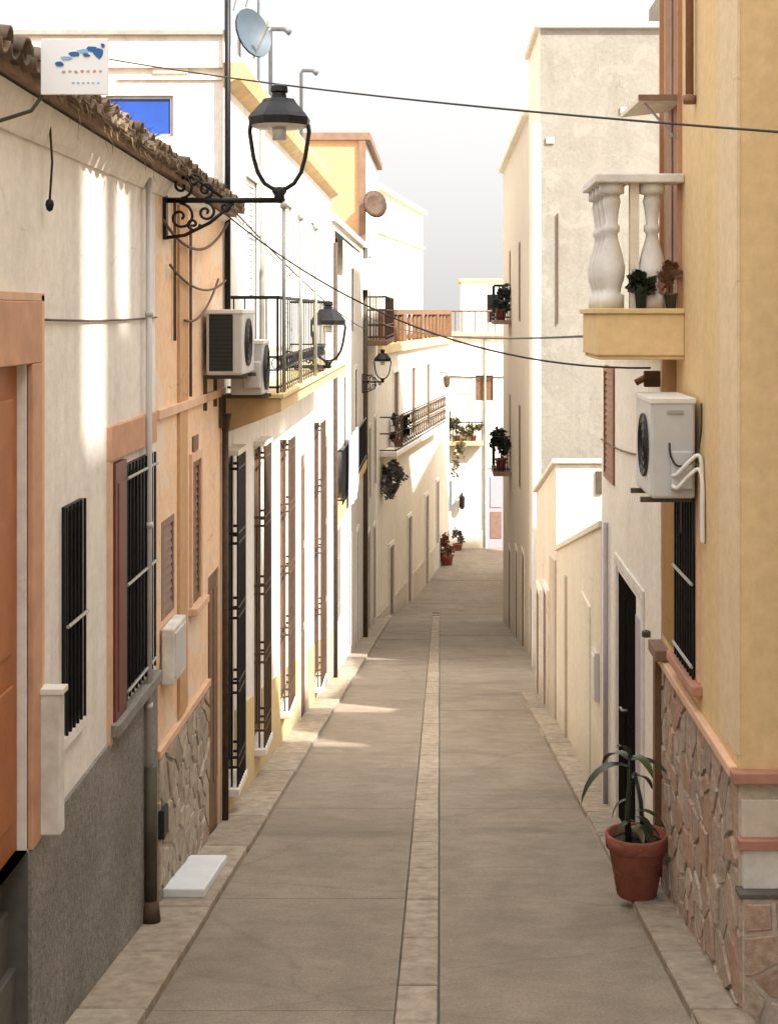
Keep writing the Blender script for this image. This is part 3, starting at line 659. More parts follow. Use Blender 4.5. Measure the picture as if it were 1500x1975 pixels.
tc_ = mesh_of(barrel(0.066, 0.055, 0.40, 0.012, True), 'cover_tile', 'roof_tile', True); tp_ = mesh_of(barrel(0.06, 0.07, 0.40, 0.012, False), 'pan_tile', 'roof_tile', True)
for root, y0, y1 in ((h1, 4.0, 10.06), (h2, 10.08, 13.18)):
    rf = eave(root, y0 if y0 > 5 else -4, y1)
    y = y0 + 0.1
    while y < y1 - 0.05:
        for row in range(2):
            x = -1.77 - row * 0.34; z = ez(y) + 0.02 + row * 0.051
            place(tp_, 'tile', rf, (x + random.uniform(-.015, .015), y + 0.08, z + 0.035), (0, R(8.5), random.uniform(-.05, .05)))
            place(tc_, 'tile', rf, (x + random.uniform(-.03, .02), y + random.uniform(-.012, .012), z + 0.03 + random.uniform(-.01, .012)), (random.uniform(-.06, .06), R(8.5 + random.uniform(-2, 2)), random.uniform(-.07, .07)))
        y += 0.16
mb = MB(); rnd = random.Random(5)
for i in range(2000):
    yy = rnd.choice([rnd.uniform(6.6, 13), rnd.gauss(9.0, 0.5), rnd.gauss(10.6, 0.7), rnd.gauss(12.2, 0.5), rnd.gauss(7.3, 0.3)])
    if not 6.2 < yy < 13.1: continue
    xx = rnd.uniform(-2.0, -1.77); zz = ez(yy) + 0.05 + rnd.uniform(-0.05, 0.05); L = rnd.uniform(0.03, 0.10) * (1.8 if rnd.random() < .12 else 1); down = rnd.random() < 0.4
    tip = Vector((xx + rnd.uniform(-.05, .12), yy + rnd.uniform(-.1, .1), zz + (-L if down else L * 0.55)))
    w = rnd.uniform(0.004, 0.012); n0 = len(mb.v); mb.v += [(xx, yy - w, zz), (xx + 0.004, yy + w, zz), tuple(tip)]; mb.f.append((n0, n0 + 1, n0 + 2))
for cy, cr in ((6.9, .25), (8.6, .3), (9.2, .3), (10.3, .35), (10.9, .3), (11.7, .4), (12.5, .4)): bush(mb, (-1.86, cy, ez(cy) + .06), .07, cr, .05, 90, .04, int(cy * 10))
tag(mb.build('dry_weeds', 'dry_weed', None, recalc=False), 'dry weeds and moss hanging along the old tiled eave', 'weeds', None, 'stuff')

# small things on the first two houses
mb = MB(); mb.box(XL, -1.85, 7.085, 7.17, 0.052, 0.74); o = mb.build('utility_box', 'white_stone', None, bevel=0.008)
m2 = MB(); m2.box(XL, -1.835, 7.075, 7.18, 0.74, 0.77); ORG[o.name] = Vector(); m2.build('lid', 'white_plastic', o, bevel=0.004); tag(o, 'pale upright utility box on the grey plinth beside the brown door', 'box')
mb = MB(); mb.box(XL + 0.012, -1.87, 10.22, 10.72, -0.02, 0.38); o = mb.build('meter_box', 'white_stone', None, bevel=0.01)
m2 = MB(); m2.box(-1.872, -1.862, 10.26, 10.68, 0.02, 0.34); ORG[o.name] = Vector(); m2.build('lid', 'ac_casing', o, bevel=0.004); tag(o, 'grey electricity meter box under the small shuttered window of the salmon house', 'box')
mb = MB(); s_ = 0.155
mb.hexa([(-1.96, 10.25, G(10.25) + .06), (-1.66, 10.25, G(10.25) + .06), (-1.66, 11.35, G(11.35) + .06), (-1.96, 11.35, G(11.35) + .06), (-1.96, 10.25, G(10.25) + .13), (-1.66, 10.25, G(10.25) + .13), (-1.66, 11.35, G(11.35) + .13), (-1.96, 11.35, G(11.35) + .13)])
tag(mb.build('doorstep_slab', 'white_slab', None, bevel=0.012), 'white stone slab lying on the left pavement beside the downpipe', 'slab')
cable('wall_cable', (XL + .012, 7.2, 2.57), (XL + .012, 10.05, 2.575), 0.012, 0.006, 'thin cable tacked level across the beige house wall', 'cable_brown', group='cables on the walls')
cable('wall_cable', (XL + .05, 10.1, 3.25), (XL + .05, 13.15, 3.42), 0.22, 0.012, 'slack brown cable drooping below the eave of the salmon house', 'cable_brown', group='cables on the walls')
cable('wall_cable', (XL + .04, 10.4, 2.95), (XL + .04, 13.1, 2.9), 0.13, 0.010, 'lower slack cable across the salmon house wall', 'cable_brown', group='cables on the walls')
cable('wall_cable', (XL + .04, 11.0, 2.55), (XL + .05, 12.6, 2.9), 0.12, 0.010, 'short cable looping towards the left air conditioner', 'cable_brown', group='cables on the walls')
mb = MB(); mb.tube([(-1.93, 7.18, 3.6), (-1.92, 7.2, 3.35), (-1.93, 7.19, 3.16)], 0.006, 6); o = mb.build('hanging_wire', 'cable_black', None, True); ORG[o.name] = Vector()
m2 = MB(); m2.lathe([(0.004, .03), (0.018, .02), (0.022, 0), (0.016, -.025), (0.003, -.035)], (-1.93, 7.19, 3.14), 10); m2.build('insulator', 'black_iron', o, True); tag(o, 'short wire with black insulator hanging from the near end of the tiled eave', 'wire')

# ------------------------------------------------------------------ white balcony house
h3, F = house('house', 'sunlit white two-storey house with long ochre balcony and yellow foot', XL, 1, 13.3, 26.4, -4.6, 4.85, 6.0,
              [(13.4, 13.85, -1.7, 1.25), (15.45, 15.95, -1.95, 1.15), (17.95, 18.6, -2.25, 1.0), (20.3, 21.2, -3.3, 0.6), (22.8, 23.6, -3.2, 0.85), (24.6, 25.4, -3.9, 0.5),
               (14.6, 15.6, 1.9, 4.0), (18.2, 19.2, 1.9, 4.0), (22.0, 23.0, 1.9, 4.0)], 'render_white',
              [(-3.06, -2.44, 4.22, 4.60), (-4.9, -4.2, 4.1, 4.7)])
for (u0, u1, z0, z1, gm, pm) in ((13.4, 13.85, -1.7, 1.25, 'black_iron', 'dark_glass'), (15.45, 15.95, -1.95, 1.15, 'rusty_iron', 'grey_glass'), (17.95, 18.6, -2.25, 1.0, 'rusty_iron', 'red_brown_wood'), (22.8, 23.6, -3.2, 0.85, 'rusty_iron', 'grey_glass')):
    w = window(h3, F, u0, u1, z0, z1, 0.05, 'brown_wood' if gm != 'black_iron' else 'black_iron', pm, 0.07, 1)
    zs = []; z = z0 + 0.12
    while z < z1: zs.append(z); z += (z1 - z0 - 0.2) / 4.0
    cage(w, F, u0 - 0.02, u1 + 0.02, z0 - 0.06, z1 + 0.04, 0.11, gm, [q for q in zs] + [q + 0.09 for q in zs[:-1]], None, 0.085, 0.011, 0.014)
    mb = MB(); fbox(mb, F, u0 - 0.08, u1 + 0.08, z0 - 0.14, z0 - 0.065, -0.01, 0.13); mb.build('sill', 'render_white_warm', h3, bevel=0.008)
    mb = MB(); fbox(mb, F, u0 - 0.08, u1 + 0.08, z1 + 0.045, z1 + 0.10, -0.01, 0.13); mb.build('hood', 'render_white_warm', h3, bevel=0.008)
for (u0, u1, z0, z1) in ((20.3, 21.2, -3.25, 0.6), (24.6, 25.4, -3.85, 0.5)):
    mb = MB(); fbox(mb, F, u0 + .01, u1 - .01, z0, z1 - .01, -0.055, -0.015); dr = mb.build('door', 'brown_wood', h3)
    for k in range(3):
        m2 = MB(); zz = z0 + .2 + k * (z1 - z0 - .3) / 3; fbox(m2, F, u0 + .1, u1 - .1, zz, zz + (z1 - z0 - .3) / 3 - .12, -0.016, 0.004); m2.build('panel', 'brown_wood', dr, bevel=0.008)
    surround(h3, F, u0, u1, z0, z1, 0.1, 'render_white_warm', 0.03)
for u0 in (14.6, 18.2, 22.0):
    shutter(h3, F, u0 + .01, u0 + .5, 1.91, 3.99, -0.05, -0.015, 'white_plastic'); shutter(h3, F, u0 + .5, u0 + .99, 1.91, 3.99, -0.05, -0.015, 'white_plastic')
    surround(h3, F, u0, u0 + 1.0, 1.9, 4.0, 0.09, 'render_white_warm', 0.025)
mb = MB(); fprism(mb, F, [(13.31, -4.0), (26.38, -4.6), (26.38, -3.0), (20.2, -2.05), (17.0, -1.85), (13.31, -1.35)], -0.02, 0.015)
for a, b_ in ((13.95, 15.35), (16.05, 17.85), (18.7, 20.18), (21.32, 22.7), (23.7, 24.48), (25.52, 26.38)):
    mb2 = MB(); fprism(mb2, F, [(a, G(a) - .3), (b_, G(b_) - .3), (b_, G(b_) + .95), (a, G(a) + .95)], -0.02, 0.014); mb2.build('painted_foot', 'render_yellow', h3)
for a, b_, t in ((13.31, 13.95, -1.86), (15.35, 16.05, -2.11), (17.85, 18.7, -2.41), (22.7, 23.7, -3.36)):
    mb2 = MB(); fprism(mb2, F, [(a, G(a) - .3), (b_, G(b_) - .3), (b_, t), (a, t)], -0.02, 0.014); mb2.build('painted_foot', 'render_yellow', h3)
# balcony: wedge slab, railing
mb = MB(); poly = [(-1.98, 1.50), (-1.66, 1.62), (-1.46, 1.70), (-1.46, 1.82), (-1.98, 1.82)]
mb.extrude([(x, 13.36, z) for x, z in poly], [(x, 22.6, z) for x, z in poly]); bal = mb.build('balcony', 'cornice_paint', h3)
mb = MB(); mb.box(-1.975, -1.43, 13.33, 22.63, 1.822, 1.865); mb.build('balcony_edge', 'render_yellow', bal, bevel=0.008)
mb = MB()
for yy in [13.40 + 0.21 * i for i in range(27)]: mb.tube([(-1.49, yy, 1.86), (-1.49, yy, 2.74)], 0.0065, 5, False)
for xx in [-1.9 + 0.1 * i for i in range(5)]: mb.tube([(xx, 13.40, 1.86), (xx, 13.40, 2.74)], 0.008, 5, False)
mb.build('balusters', 'black_iron', bal)['kind'] = 'stuff'
mb = MB()
for z, r in ((2.75, 0.018), (2.2, 0.012), (2.08, 0.010), (1.92, 0.012)): mb.tube([(-1.96, 13.40, z), (-1.49, 13.40, z), (-1.49, 18.95, z), (-1.96, 18.95, z)], r, 6)
for i in range(5):
    x = -1.88 + i * 0.09; mb.tube([(x + 0.03 * math.cos(a), 13.40, 2.14 + 0.045 * math.sin(a)) for a in [q * math.pi / 5 for q in range(11)]], 0.006, 4)
for i in range(27):
    yy = 13.52 + i * 0.2; mb.tube([(-1.49, yy + 0.07 * math.cos(a), 2.14 + 0.05 * math.sin(a)) for a in [q * math.pi / 4 for q in range(9)]], 0.006, 4)
mb.build('railing', 'black_iron', bal)
for yy in (13.6, 15.25, 17.1):
    mb = MB(); mb.tube([(-1.46, yy, 1.86), (-1.46, yy, 3.6)], 0.018, 8); mb.lathe([(0.018, 0), (0.036, .01), (0.036, .05), (0.02, .075)], (-1.46, yy, 3.58), 8); mb.build('awning_post', 'grey_iron', bal, True)
mb = MB(); mb.tube([(-1.92, 15.7, 4.6), (-1.92, 15.7, 1.9)], 0.03, 8); mb.build('downpipe', 'zinc_pipe', h3, True)
# cornice, parapet, mast, gable trim
mb = MB(); poly = [(-1.98, 4.68), (-1.84, 4.76), (-1.80, 4.9), (-1.98, 4.9)]
mb.extrude([(x, 13.28, z) for x, z in poly], [(x, 26.42, z) for x, z in poly]); mb.build('cornice', 'cornice_paint', h3)
mb = MB(); mb.box(-2.2, -1.98, 13.26, 26.4, 4.85, 5.14); mb.box(-7.9, -2.2, 13.26, 13.46, 4.85, 5.14); mb.build('parapet', 'render_white', h3)
mb = MB(); mb.box(-7.9, -1.94, 13.22, 13.5, 5.14, 5.19); mb.build('coping', 'zinc_pipe', h3, bevel=0.006)
gF = FY(13.3)
window(h3, gF, -3.06, -2.44, 4.22, 4.60, 0.05, 'grey_iron', 'blue_paint', 0.03, 0)
window(h3, gF, -4.9, -4.2, 4.1, 4.7, 0.05, 'grey_iron', 'grey_glass', 0.03, 1)
for (a, b_, c, d) in ((-3.0, -1.99, 4.99, 5.02), (-2.95, -1.99, 4.74, 4.765), (-2.62, -2.3, 4.8, 4.98)):
    mb = MB(); fbox(mb, gF, a, b_, c, d, -0.01, 0.02); mb.build('gable_band', 'render_cream', h3)
mb = MB(); mb.tube([(-1.93, 13.22, 2.3), (-1.93, 13.22, 6.4)], 0.028, 10)
mb.build('mast', 'black_iron', h3, True)

# small sign board projecting on an iron arm in front of the eave, blue swoosh over two lines of small writing
sg = thing('sign', (XL, 6.23, 3.4), 'small white sign board with blue swoosh mark projecting on an arm before the eave', 'sign')
SY = 6.2
mb = MB(); mb.box(-1.703, -1.415, SY, SY + .015, 3.536, 3.775); mb.build('board', 'sign_white', sg, bevel=0.003)
mb = MB(); mb.tube([(XL, SY + .025, 3.40), (-1.75, SY + .025, 3.47), (-1.69, SY + .025, 3.55), (-1.69, SY + .025, 3.74)], .009, 6); mb.tube([(-1.69, SY + .025, 3.655), (-1.43, SY + .025, 3.655)], .008, 6); mb.build('arm', 'iron_pipe', sg)
rnd = random.Random(3)
def blob(cx, cz, w, h, mat, nm, d):
    m_ = MB(); k = 9; pts = []
    for i in range(k):
        a = 2 * math.pi * i / k; r = rnd.uniform(0.7, 1.2); pts.append((-1.703 + .82 * (cx + w * r * math.cos(a)), 3.536 + .82 * (cz + h * r * math.sin(a))))
    m_.extrude([(x, SY + .002, z) for x, z in pts], [(x, SY - 0.0015 - d, z) for x, z in pts]); m_.build(nm, mat, sg)
for i, (cx, cz, w, h, mt) in enumerate(((.30, .215, .032, .030, 'sign_blue'), (.265, .235, .03, .016, 'sign_blue'), (.22, .225, .03, .013, 'sign_pale_blue'), (.175, .21, .028, .012, 'sign_blue'), (.135, .19, .028, .012, 'sign_pale_blue'), (.10, .16, .022, .012, 'sign_blue'), (.24, .205, .018, .008, 'sign_blue'), (.325, .255, .01, .012, 'sign_blue'))):
    blob(cx, cz, w, h, mt, 'mark', 0.0006 * i)
for i in range(7): blob(.12 + i * 0.032, .12 + rnd.uniform(-.003, .003), .010, .008, 'sign_red', 'letter', 0)
for i in range(6): blob(.17 + i * 0.026, .06, .008, .005, 'sign_pale_blue', 'letter', 0)

# roof gear
def hooked(x, y, z0, z1, arm, label):
    mb = MB(); mb.tube([(x, y, z0), (x, y, z1 - .04), (x + .02, y, z1), (x + arm * .7, y, z1), (x + arm, y, z1 - .05)], [0.024, 0.024, 0.026, 0.03, 0.04], 8)
    return tag(mb.build('vent_pipe', 'dark_zinc', None, True), label, 'pipe', 'pipes on the white roof')
hooked(-2.05, 17.6, 4.8, 6.05, 0.24, 'tall hooked vent pipe on the roof edge just above the near lantern')
hooked(-2.05, 21.5, 4.8, 6.2, 0.24, 'hooked vent pipe on the roof edge farther down, right of the near lantern')
an = thing('tv_antenna', (-2.02, 16.2, 4.85), 'television antenna on the white roof at the top edge of the picture', 'antenna')
mb = MB(); mb.tube([(-2.02, 16.2, 4.85), (-2.02, 16.2, 6.5)], 0.015, 6); mb.build('mast', 'dark_zinc', an)
mb = MB(); mb.tube([(-2.25, 16.1, 6.1), (-1.6, 16.35, 6.35)], 0.012, 5)
for t in range(6):
    c = Vector((-2.25, 16.1, 6.1)).lerp(Vector((-1.6, 16.35, 6.35)), t / 5); mb.tube([c - Vector((0.02, 0.12, 0.16)), c + Vector((0.02, 0.12, 0.16))], 0.009, 5)
mb.build('boom', 'dark_zinc', an)
ds = thing('satellite_dish', (-2.0, 14.75, 5.14), 'blue-grey satellite dish on the white roof beside the dark mast', 'dish')
mb = MB(); n0 = 0; seg = 18; c0 = Vector((-1.93, 14.7, 5.42)); ax = Vector((0.75, -0.6, 0.25)).normalized(); ux = ax.cross(Vector((0, 0, 1))).normalized(); uy = ax.cross(ux)
for k in range(2):
    for i in range(5):
        r = 0.26 * i / 4
        for j in range(seg):
            a = 2 * math.pi * j / seg; mb.v.append(tuple(c0 + ux * r * math.cos(a) * .9 + uy * r * math.sin(a) + ax * (r * r * 1.1 - 0.02 * k)))
for k in range(2):
    for i in range(4):
        for j in range(seg):
            q = (j + 1) % seg; b0 = k * 5 * seg + i * seg; mb.f.append((b0 + j, b0 + q, b0 + seg + q, b0 + seg + j))
mb.build('reflector', 'dish_blue', ds, True, recalc=False)
mb = MB(); mb.tube([(-2.04, 14.78, 5.1), (-2.04, 14.78, 5.4), tuple(c0 - ax * .03)], 0.018, 6); mb.tube([tuple(c0 - uy * .0 + uy * .25), tuple(c0 + ax * .3)], 0.01, 5); mb.lathe([(.025, -.03), (.025, .03)], tuple(c0 + ax * .3), 8); mb.build('bracket', 'zinc_pipe', ds)

# ------------------------------------------------------------------ farther left houses
h4, F = house('house', 'plain white house past the long balcony with lavender cloth on its rail', XL, 1, 26.45, 37.5, -6.4, 4.3, 6.0,
              [(27.2, 28.1, -3.2, -1.5), (31.0, 31.9, -4.7, -2.3), (34.3, 35.1, -5.3, -2.6), (27.3, 29.4, 3.35, 4.1, 0.15), (29.5, 30.4, -0.9, 1.3), (33.5, 34.4, -0.9, 1.3), (32.0, 33.0, 2.2, 3.6)], 'render_white')
window(h4, F, 27.2, 28.1, -3.2, -1.5, 0.05, 'grey_blue', 'grey_glass', 0.07, 1, True, 'grey_iron', 0.05, (-2.9, -2.0), None, 0.12)
for (u0, u1, z0, z1) in ((31.0, 31.9, -4.7, -2.3), (34.3, 35.1, -5.3, -2.6), (29.5, 30.4, -0.9, 1.3), (33.5, 34.4, -0.9, 1.3), (32.0, 33.0, 2.2, 3.6)):
    shutter(h4, F, u0 + .01, u1 - .01, z0 + .01, z1 - .01, -0.05, -0.01, 'lavender_paint' if z0 < -4 else 'mauve_wood'); surround(h4, F, u0, u1, z0, z1, 0.1, 'render_white_warm', 0.025)
window(h4, F, 27.3, 29.4, 3.35, 4.1, 0.13, 'green_iron', 'dark_glass', 0.05, 1)
mb = MB(); mb.hexa([(XL, 27.2, 4.12), (-1.62, 27.2, 3.82), (-1.62, 29.5, 3.82), (XL, 29.5, 4.12), (XL, 27.2, 4.17), (-1.62, 27.2, 3.87), (-1.62, 29.5, 3.87), (XL, 29.5, 4.17)]); mb.build('awning', 'green_iron', h4)
mb = MB(); mb.box(-2.15, -1.9, 26.43, 37.5, 4.3, 4.42); mb.build('coping', 'render_white_warm', h4)
mb = MB(); poly = [(-1.98, -1.42), (-1.78, -1.15), (-1.78, -0.95), (-1.98, -0.95)]
mb.extrude([(x, 26.8, z) for x, z in poly], [(x, 35.5, z) for x, z in poly]); bal = mb.build('balcony', 'cornice_paint', h4)
mb = MB()
for yy in [26.85 + .16 * i for i in range(54)]: mb.tube([(-1.80, yy, -0.95), (-1.80, yy, 0.05)], 0.01, 4, False)
for z in (0.06, -0.85): mb.tube([(-1.96, 26.84, z), (-1.80, 26.84, z), (-1.80, 35.4, z)], 0.018, 5)
mb.build('railing', 'black_iron', bal)
def cloth(name, x, y0, y1, z0, z1, mat, label):
    mb = MB(); n = 16; m_ = 8
    for k, off in ((0, 0.0), (1, 0.012)):
        for j in range(m_ + 1):
            for i in range(n + 1):
                t = i / n; mb.v.append((x + off + 0.03 * math.sin(t * 19 + j * 0.15) * (1 - 0.5 * j / m_), y0 + (y1 - y0) * t, z0 + (z1 - z0) * j / m_ + (0.03 * math.sin(t * 7) if j == 0 else 0)))
    for k in range(2):
        for j in range(m_):
            for i in range(n):
                a = k * (m_ + 1) * (n + 1) + j * (n + 1) + i; mb.f.append((a, a + 1, a + n + 2, a + n + 1))
    return tag(mb.build(name, mat, None, True, recalc=False), label, 'cloth')
cloth('hanging_cloth', -1.755, 27.7, 30.9, -1.2, 0.2, 'cloth_lavender', 'pale lavender cloth hung over the railing of the plain white house')
mb = MB(); mb.tube([(-1.92, 37.4, 4.3), (-1.92, 37.4, G(37.4) + .06)], 0.07, 8); mb.build('downpipe', 'iron_pipe', h4, True)
mb = MB(); mb.tube([(-1.9, 26.5, 3.9), (-1.9, 26.5, G(26.5) + .06)], 0.04, 8); mb.build('downpipe', 'rusty_iron', h4, True)
bx = thing('junction_box', (-1.86, 37.2, 3.2), 'grey junction box high on the corner of the plain white house', 'box')
mb = MB(); mb.box(-1.97, -1.72, 37.0, 37.35, 3.2, 4.0); mb.build('casing', 'ac_casing', bx, bevel=0.02)
mb = MB(); mb.box(-1.74, -1.70, 37.05, 37.3, 3.3, 3.9); mb.build('lid', 'ac_casing', bx, bevel=0.01)

h5, F = house('house', 'tall orange-gabled house rising behind the white houses', XL, 1, 38.2, 46.0, -8.5, 7.15, 7.0,
              [(39.6, 40.6, -6.2, -3.5), (43.0, 44.0, -6.6, -3.8), (40.0, 41.0, 1.9, 4.2), (43.5, 44.5, 1.9, 4.2), (40.0, 41.0, -2.6, -0.6), (43.5, 44.5, -2.6, -0.6)], 'render_white_warm', near_mat='render_orange')
for (u0, u1, z0, z1) in ((39.6, 40.6, -6.2, -3.5), (43.0, 44.0, -6.6, -3.8), (40.0, 41.0, 1.9, 4.2), (43.5, 44.5, 1.9, 4.2), (40.0, 41.0, -2.6, -0.6), (43.5, 44.5, -2.6, -0.6)):
    shutter(h5, F, u0 + .01, u1 - .01, z0 + .01, z1 - .01, -0.05, -0.01, 'brown_wood'); surround(h5, F, u0, u1, z0, z1, 0.12, 'render_cream', 0.03)
mb = MB(); mb.box(-8.9, -1.82, 38.08, 46.05, 7.15, 7.36); mb.build('cornice', 'brown_trim', h5, bevel=0.02)
mb = MB(); mb.box(-2.12, -1.94, 38.1, 38.22, 4.5, 7.15); mb.build('corner_trim', 'brown_trim', h5)
mb = MB(); mb.box(-1.97, -1.40, 38.5, 45.0, 1.75, 1.9); bal = mb.build('balcony', 'brown_trim', h5, bevel=0.02)
mb = MB()
for yy in [38.55 + .16 * i for i in range(41)]: mb.tube([(-1.44, yy, 1.9), (-1.44, yy, 3.05)], 0.016, 4, False)
for xx in [-1.92 + .08 * i for i in range(6)]: mb.tube([(xx, 38.55, 1.9), (xx, 38.55, 3.05)], 0.016, 4, False)
for z in (1.98, 2.3, 2.7, 3.05): mb.tube([(-1.96, 38.55, z), (-1.44, 38.55, z), (-1.44, 44.95, z)], 0.03, 5)
mb.build('railing', 'rusty_iron', bal)
sd = thing('satellite_dish', (-1.7, 38.0, 4.9), 'brown satellite dish on the corner of the orange gable', 'dish')
mb = MB(); c0 = Vector((-1.72, 37.9, 5.45)); mb.lathe([(0.02, -.02), (0.22, -.01), (0.36, .05), (0.37, .06), (0.22, .01), (0.02, 0)], (0, 0, 0), 18)
rot = Vector((0.55, -0.75, 0.15)).to_track_quat('Z', 'Y').to_matrix(); mb.v = [tuple(rot @ Vector(v) + c0) for v in mb.v]; mb.build('reflector', 'rusty_iron', sd, True)
mb = MB(); mb.tube([(-1.97, 38.12, 5.3), (-1.8, 38.0, 5.3), tuple(c0)], 0.03, 6); mb.build('bracket', 'rusty_iron', sd)

# bending house at the foot of the street, with terrace and upper storey set back
FB = FA((XL, 46.1), (0.40, 64.6))
h6 = thing('house', (-3.5, 56, G(56)), 'cream house bending round the far corner with ornate iron balcony and roof terrace', 'house', 'houses along the street')
L6 = FB.len
holes6 = [(2.2, 3.1, -8.1, -5.2), (6.3, 7.2, -8.1, -4.8), (10.9, 11.8, -8.1, -4.6), (3.0, 4.1, -1.8, 0.6), (7.2, 8.3, -1.8, 0.6), (11.2, 12.3, -1.8, 0.6), (14.2, 15.0, -7.0, -4.4)]
mb = MB(); facade(mb, FB, 0, L6, -9, 1.55, holes6, 0.08)
p0, p1 = FB.p(0, 0, 0), FB.p(L6, 0, 0)
mb.quad((p0[0], p0[1], -9), (-9, p0[1], -9), (-9, p0[1], 1.55), (p0[0], p0[1], 1.55)); mb.quad((p1[0], p1[1], -9), (-9, p1[1] + 3, -9), (-9, p1[1] + 3, 1.55), (p1[0], p1[1], 1.55))
mb.quad((p0[0], p0[1], 1.55), (p1[0], p1[1], 1.55), (-9, p1[1] + 3, 1.55), (-9, p0[1], 1.55)); mb.build('wall', 'render_cream', h6, recalc=False)
FC = FA((-2.75, 46.2), (-0.75, 64.4)); mb = MB(); upper = [(2.0 + 2.6 * i, 2.9 + 2.6 * i, 3.9, 5.1) for i in range(6)]
facade(mb, FC, 0, FC.len, 1.5, 7.0, upper, 0.08); q0, q1 = FC.p(0, 0, 0), FC.p(FC.len, 0, 0)
mb.quad((q0[0], q0[1], 1.5), (-9, q0[1], 1.5), (-9, q0[1], 7), (q0[0], q0[1], 7)); mb.quad((q1[0], q1[1], 1.5), (-9, q1[1], 1.5), (-9, q1[1], 7), (q1[0], q1[1], 7)); mb.quad((q0[0], q0[1], 7), (q1[0], q1[1], 7), (-9, q1[1], 7), (-9, q0[1], 7))
mb.build('upper_wall', 'render_white_warm', h6, recalc=False)
for a in upper: window(h6, FC, *a, 0.07, 'white_plastic', 'grey_glass', 0.08, 1)
mb = MB(); fbox(mb, FC, -0.1, FC.len + .1, 6.98, 7.15, -0.3, 0.18); mb.build('cornice', 'render_cream', h6)
mb = MB(); fbox(mb, FC, -0.1, FC.len + .1, 5.45, 5.57, -0.01, 0.1); mb.build('string_course', 'render_cream', h6)
mb = MB(); fbox(mb, FB, -.05, L6 + .05, 1.3, 1.62, -0.3, 0.16); mb.build('cornice', 'render_yellow', h6, bevel=0.03)
mb = MB()
for i in range(int(L6 / 1.1)): mb.lathe([(.05, 0), (.09, .12), (.06, .4), (.09, .8), (.05, .95)], FB.p(0.2 + i * 1.1, 1.62, 0.0), 6)
mb.build('balusters', 'brown_wood', h6, True)['kind'] = 'stuff'
mb = MB(); fbox(mb, FB, 0, L6, 2.57, 2.75, -0.12, 0.12); 
for i in range(5): fbox(mb, FB, i * (L6 - .4) / 4, i * (L6 - .4) / 4 + .4, 1.62, 2.57, -0.14, 0.14)
mb.build('terrace_rail', 'brown_wood', h6)
for a in holes6:
    if a[2] < -6.5:
        mb = MB(); fbox(mb, FB, a[0] + .02, a[1] - .02, a[2], a[3] - .02, -0.07, -0.02); mb.build('door', 'mauve_wood', h6)
    else: shutter(h6, FB, a[0] + .01, a[1] - .01, a[2] + .01, a[3] - .01, -0.07, -0.02, 'brown_wood')
    surround(h6, FB, a[0], a[1], a[2], a[3], 0.13, 'render_white_warm', 0.04)
mb = MB(); fbox(mb, FB, 0.02, L6, -9, -6.9, -0.02, 0.03)
mbp = MB(); cuts = [0.02, 2.05, 3.25, 6.15, 7.35, 10.75, 11.95, L6]
for i in range(0, 8, 2): fbox(mbp, FB, cuts[i], cuts[i + 1], -9, -7.0, -0.02, 0.03)
mbp.build('plinth', 'render_pink_beige', h6)
mb = MB(); fbox(mb, FB, 0.4, 13.4, -2.0, -1.82, 0, 0.55); bal = mb.build('balcony', 'render_white_warm', h6, bevel=0.03)
mb = MB(); u = 0.45
while u < 13.35: mb.tube([FB.p(u, -1.82, 0.5), FB.p(u, -0.72, 0.5)], 0.013, 4, False); u += 0.5
for z in (-1.78, -1.25, -0.72): mb.tube([FB.p(0.42, z, 0), FB.p(0.42, z, 0.5), FB.p(13.35, z, 0.5)], 0.024, 5)
for i in range(26):
    u = 0.75 + i * 0.5
    for zc in (-1.5, -0.98): mb.tube([FB.p(u + 0.19 * math.cos(a), zc + 0.2 * math.sin(a), 0.5) for a in [q * math.pi / 5 for q in range(11)]], 0.018, 4)
mb.build('railing', 'rusty_iron', bal)

# end house, sunlit, facing up the street
h7 = thing('house', (4.5, 69, G(66)), 'white house closing the far end of the street with brown window and plant balcony', 'house', 'houses along the street')
E = FY(66.0); holes7 = [(1.62, 2.42, -1.35, -0.2), (2.15, 2.95, -8.06, -4.4), (0.7, 1.35, -2.9, -1.0)]
mb = MB(); facade(mb, E, -0.4, 9, -9, 1.6, holes7, 0.1); mb.quad((-.4, 66, -9), (-.4, 73, -9), (-.4, 73, 1.6), (-.4, 66, 1.6)); mb.quad((9, 66, -9), (9, 73, -9), (9, 73, 1.6), (9, 66, 1.6)); mb.quad((-.4, 66, 1.6), (9, 66, 1.6), (9, 73, 1.6), (-.4, 73, 1.6))
mb.build('wall', 'render_white', h7, recalc=False)
mb = MB(); mb.box(1.0, 8.5, 67.5, 73, 1.55, 4.1); mb.build('upper_room', 'render_white_warm', h7)
mb = MB(); mb.box(-0.6, 9.1, 65.75, 66.3, 1.6, 1.75); mb.box(0.9, 8.6, 67.4, 73.1, 4.1, 4.22); mb.build('cornice', 'render_yellow', h7)
mb = MB()
for i in range(20): mb.tube([(-0.5 + i * .3, 65.9, 1.75), (-0.5 + i * .3, 65.9, 2.7)], 0.03, 5, False)
mb.tube([(-.55, 65.9, 2.72), (5.6, 65.9, 2.72)], 0.05, 6); mb.build('terrace_rail', 'brown_wood', h7)
shutter(h7, E, 1.63, 2.41, -1.34, -0.21, -0.09, -0.03, 'brown_wood'); shutter(h7, E, 0.71, 1.34, -2.89, -1.01, -0.09, -0.03, 'white_plastic')
mb = MB(); fbox(mb, E, 2.16, 2.94, -8.05, -4.42, -0.09, -0.03); dr = mb.build('door', 'lavender_paint', h7)
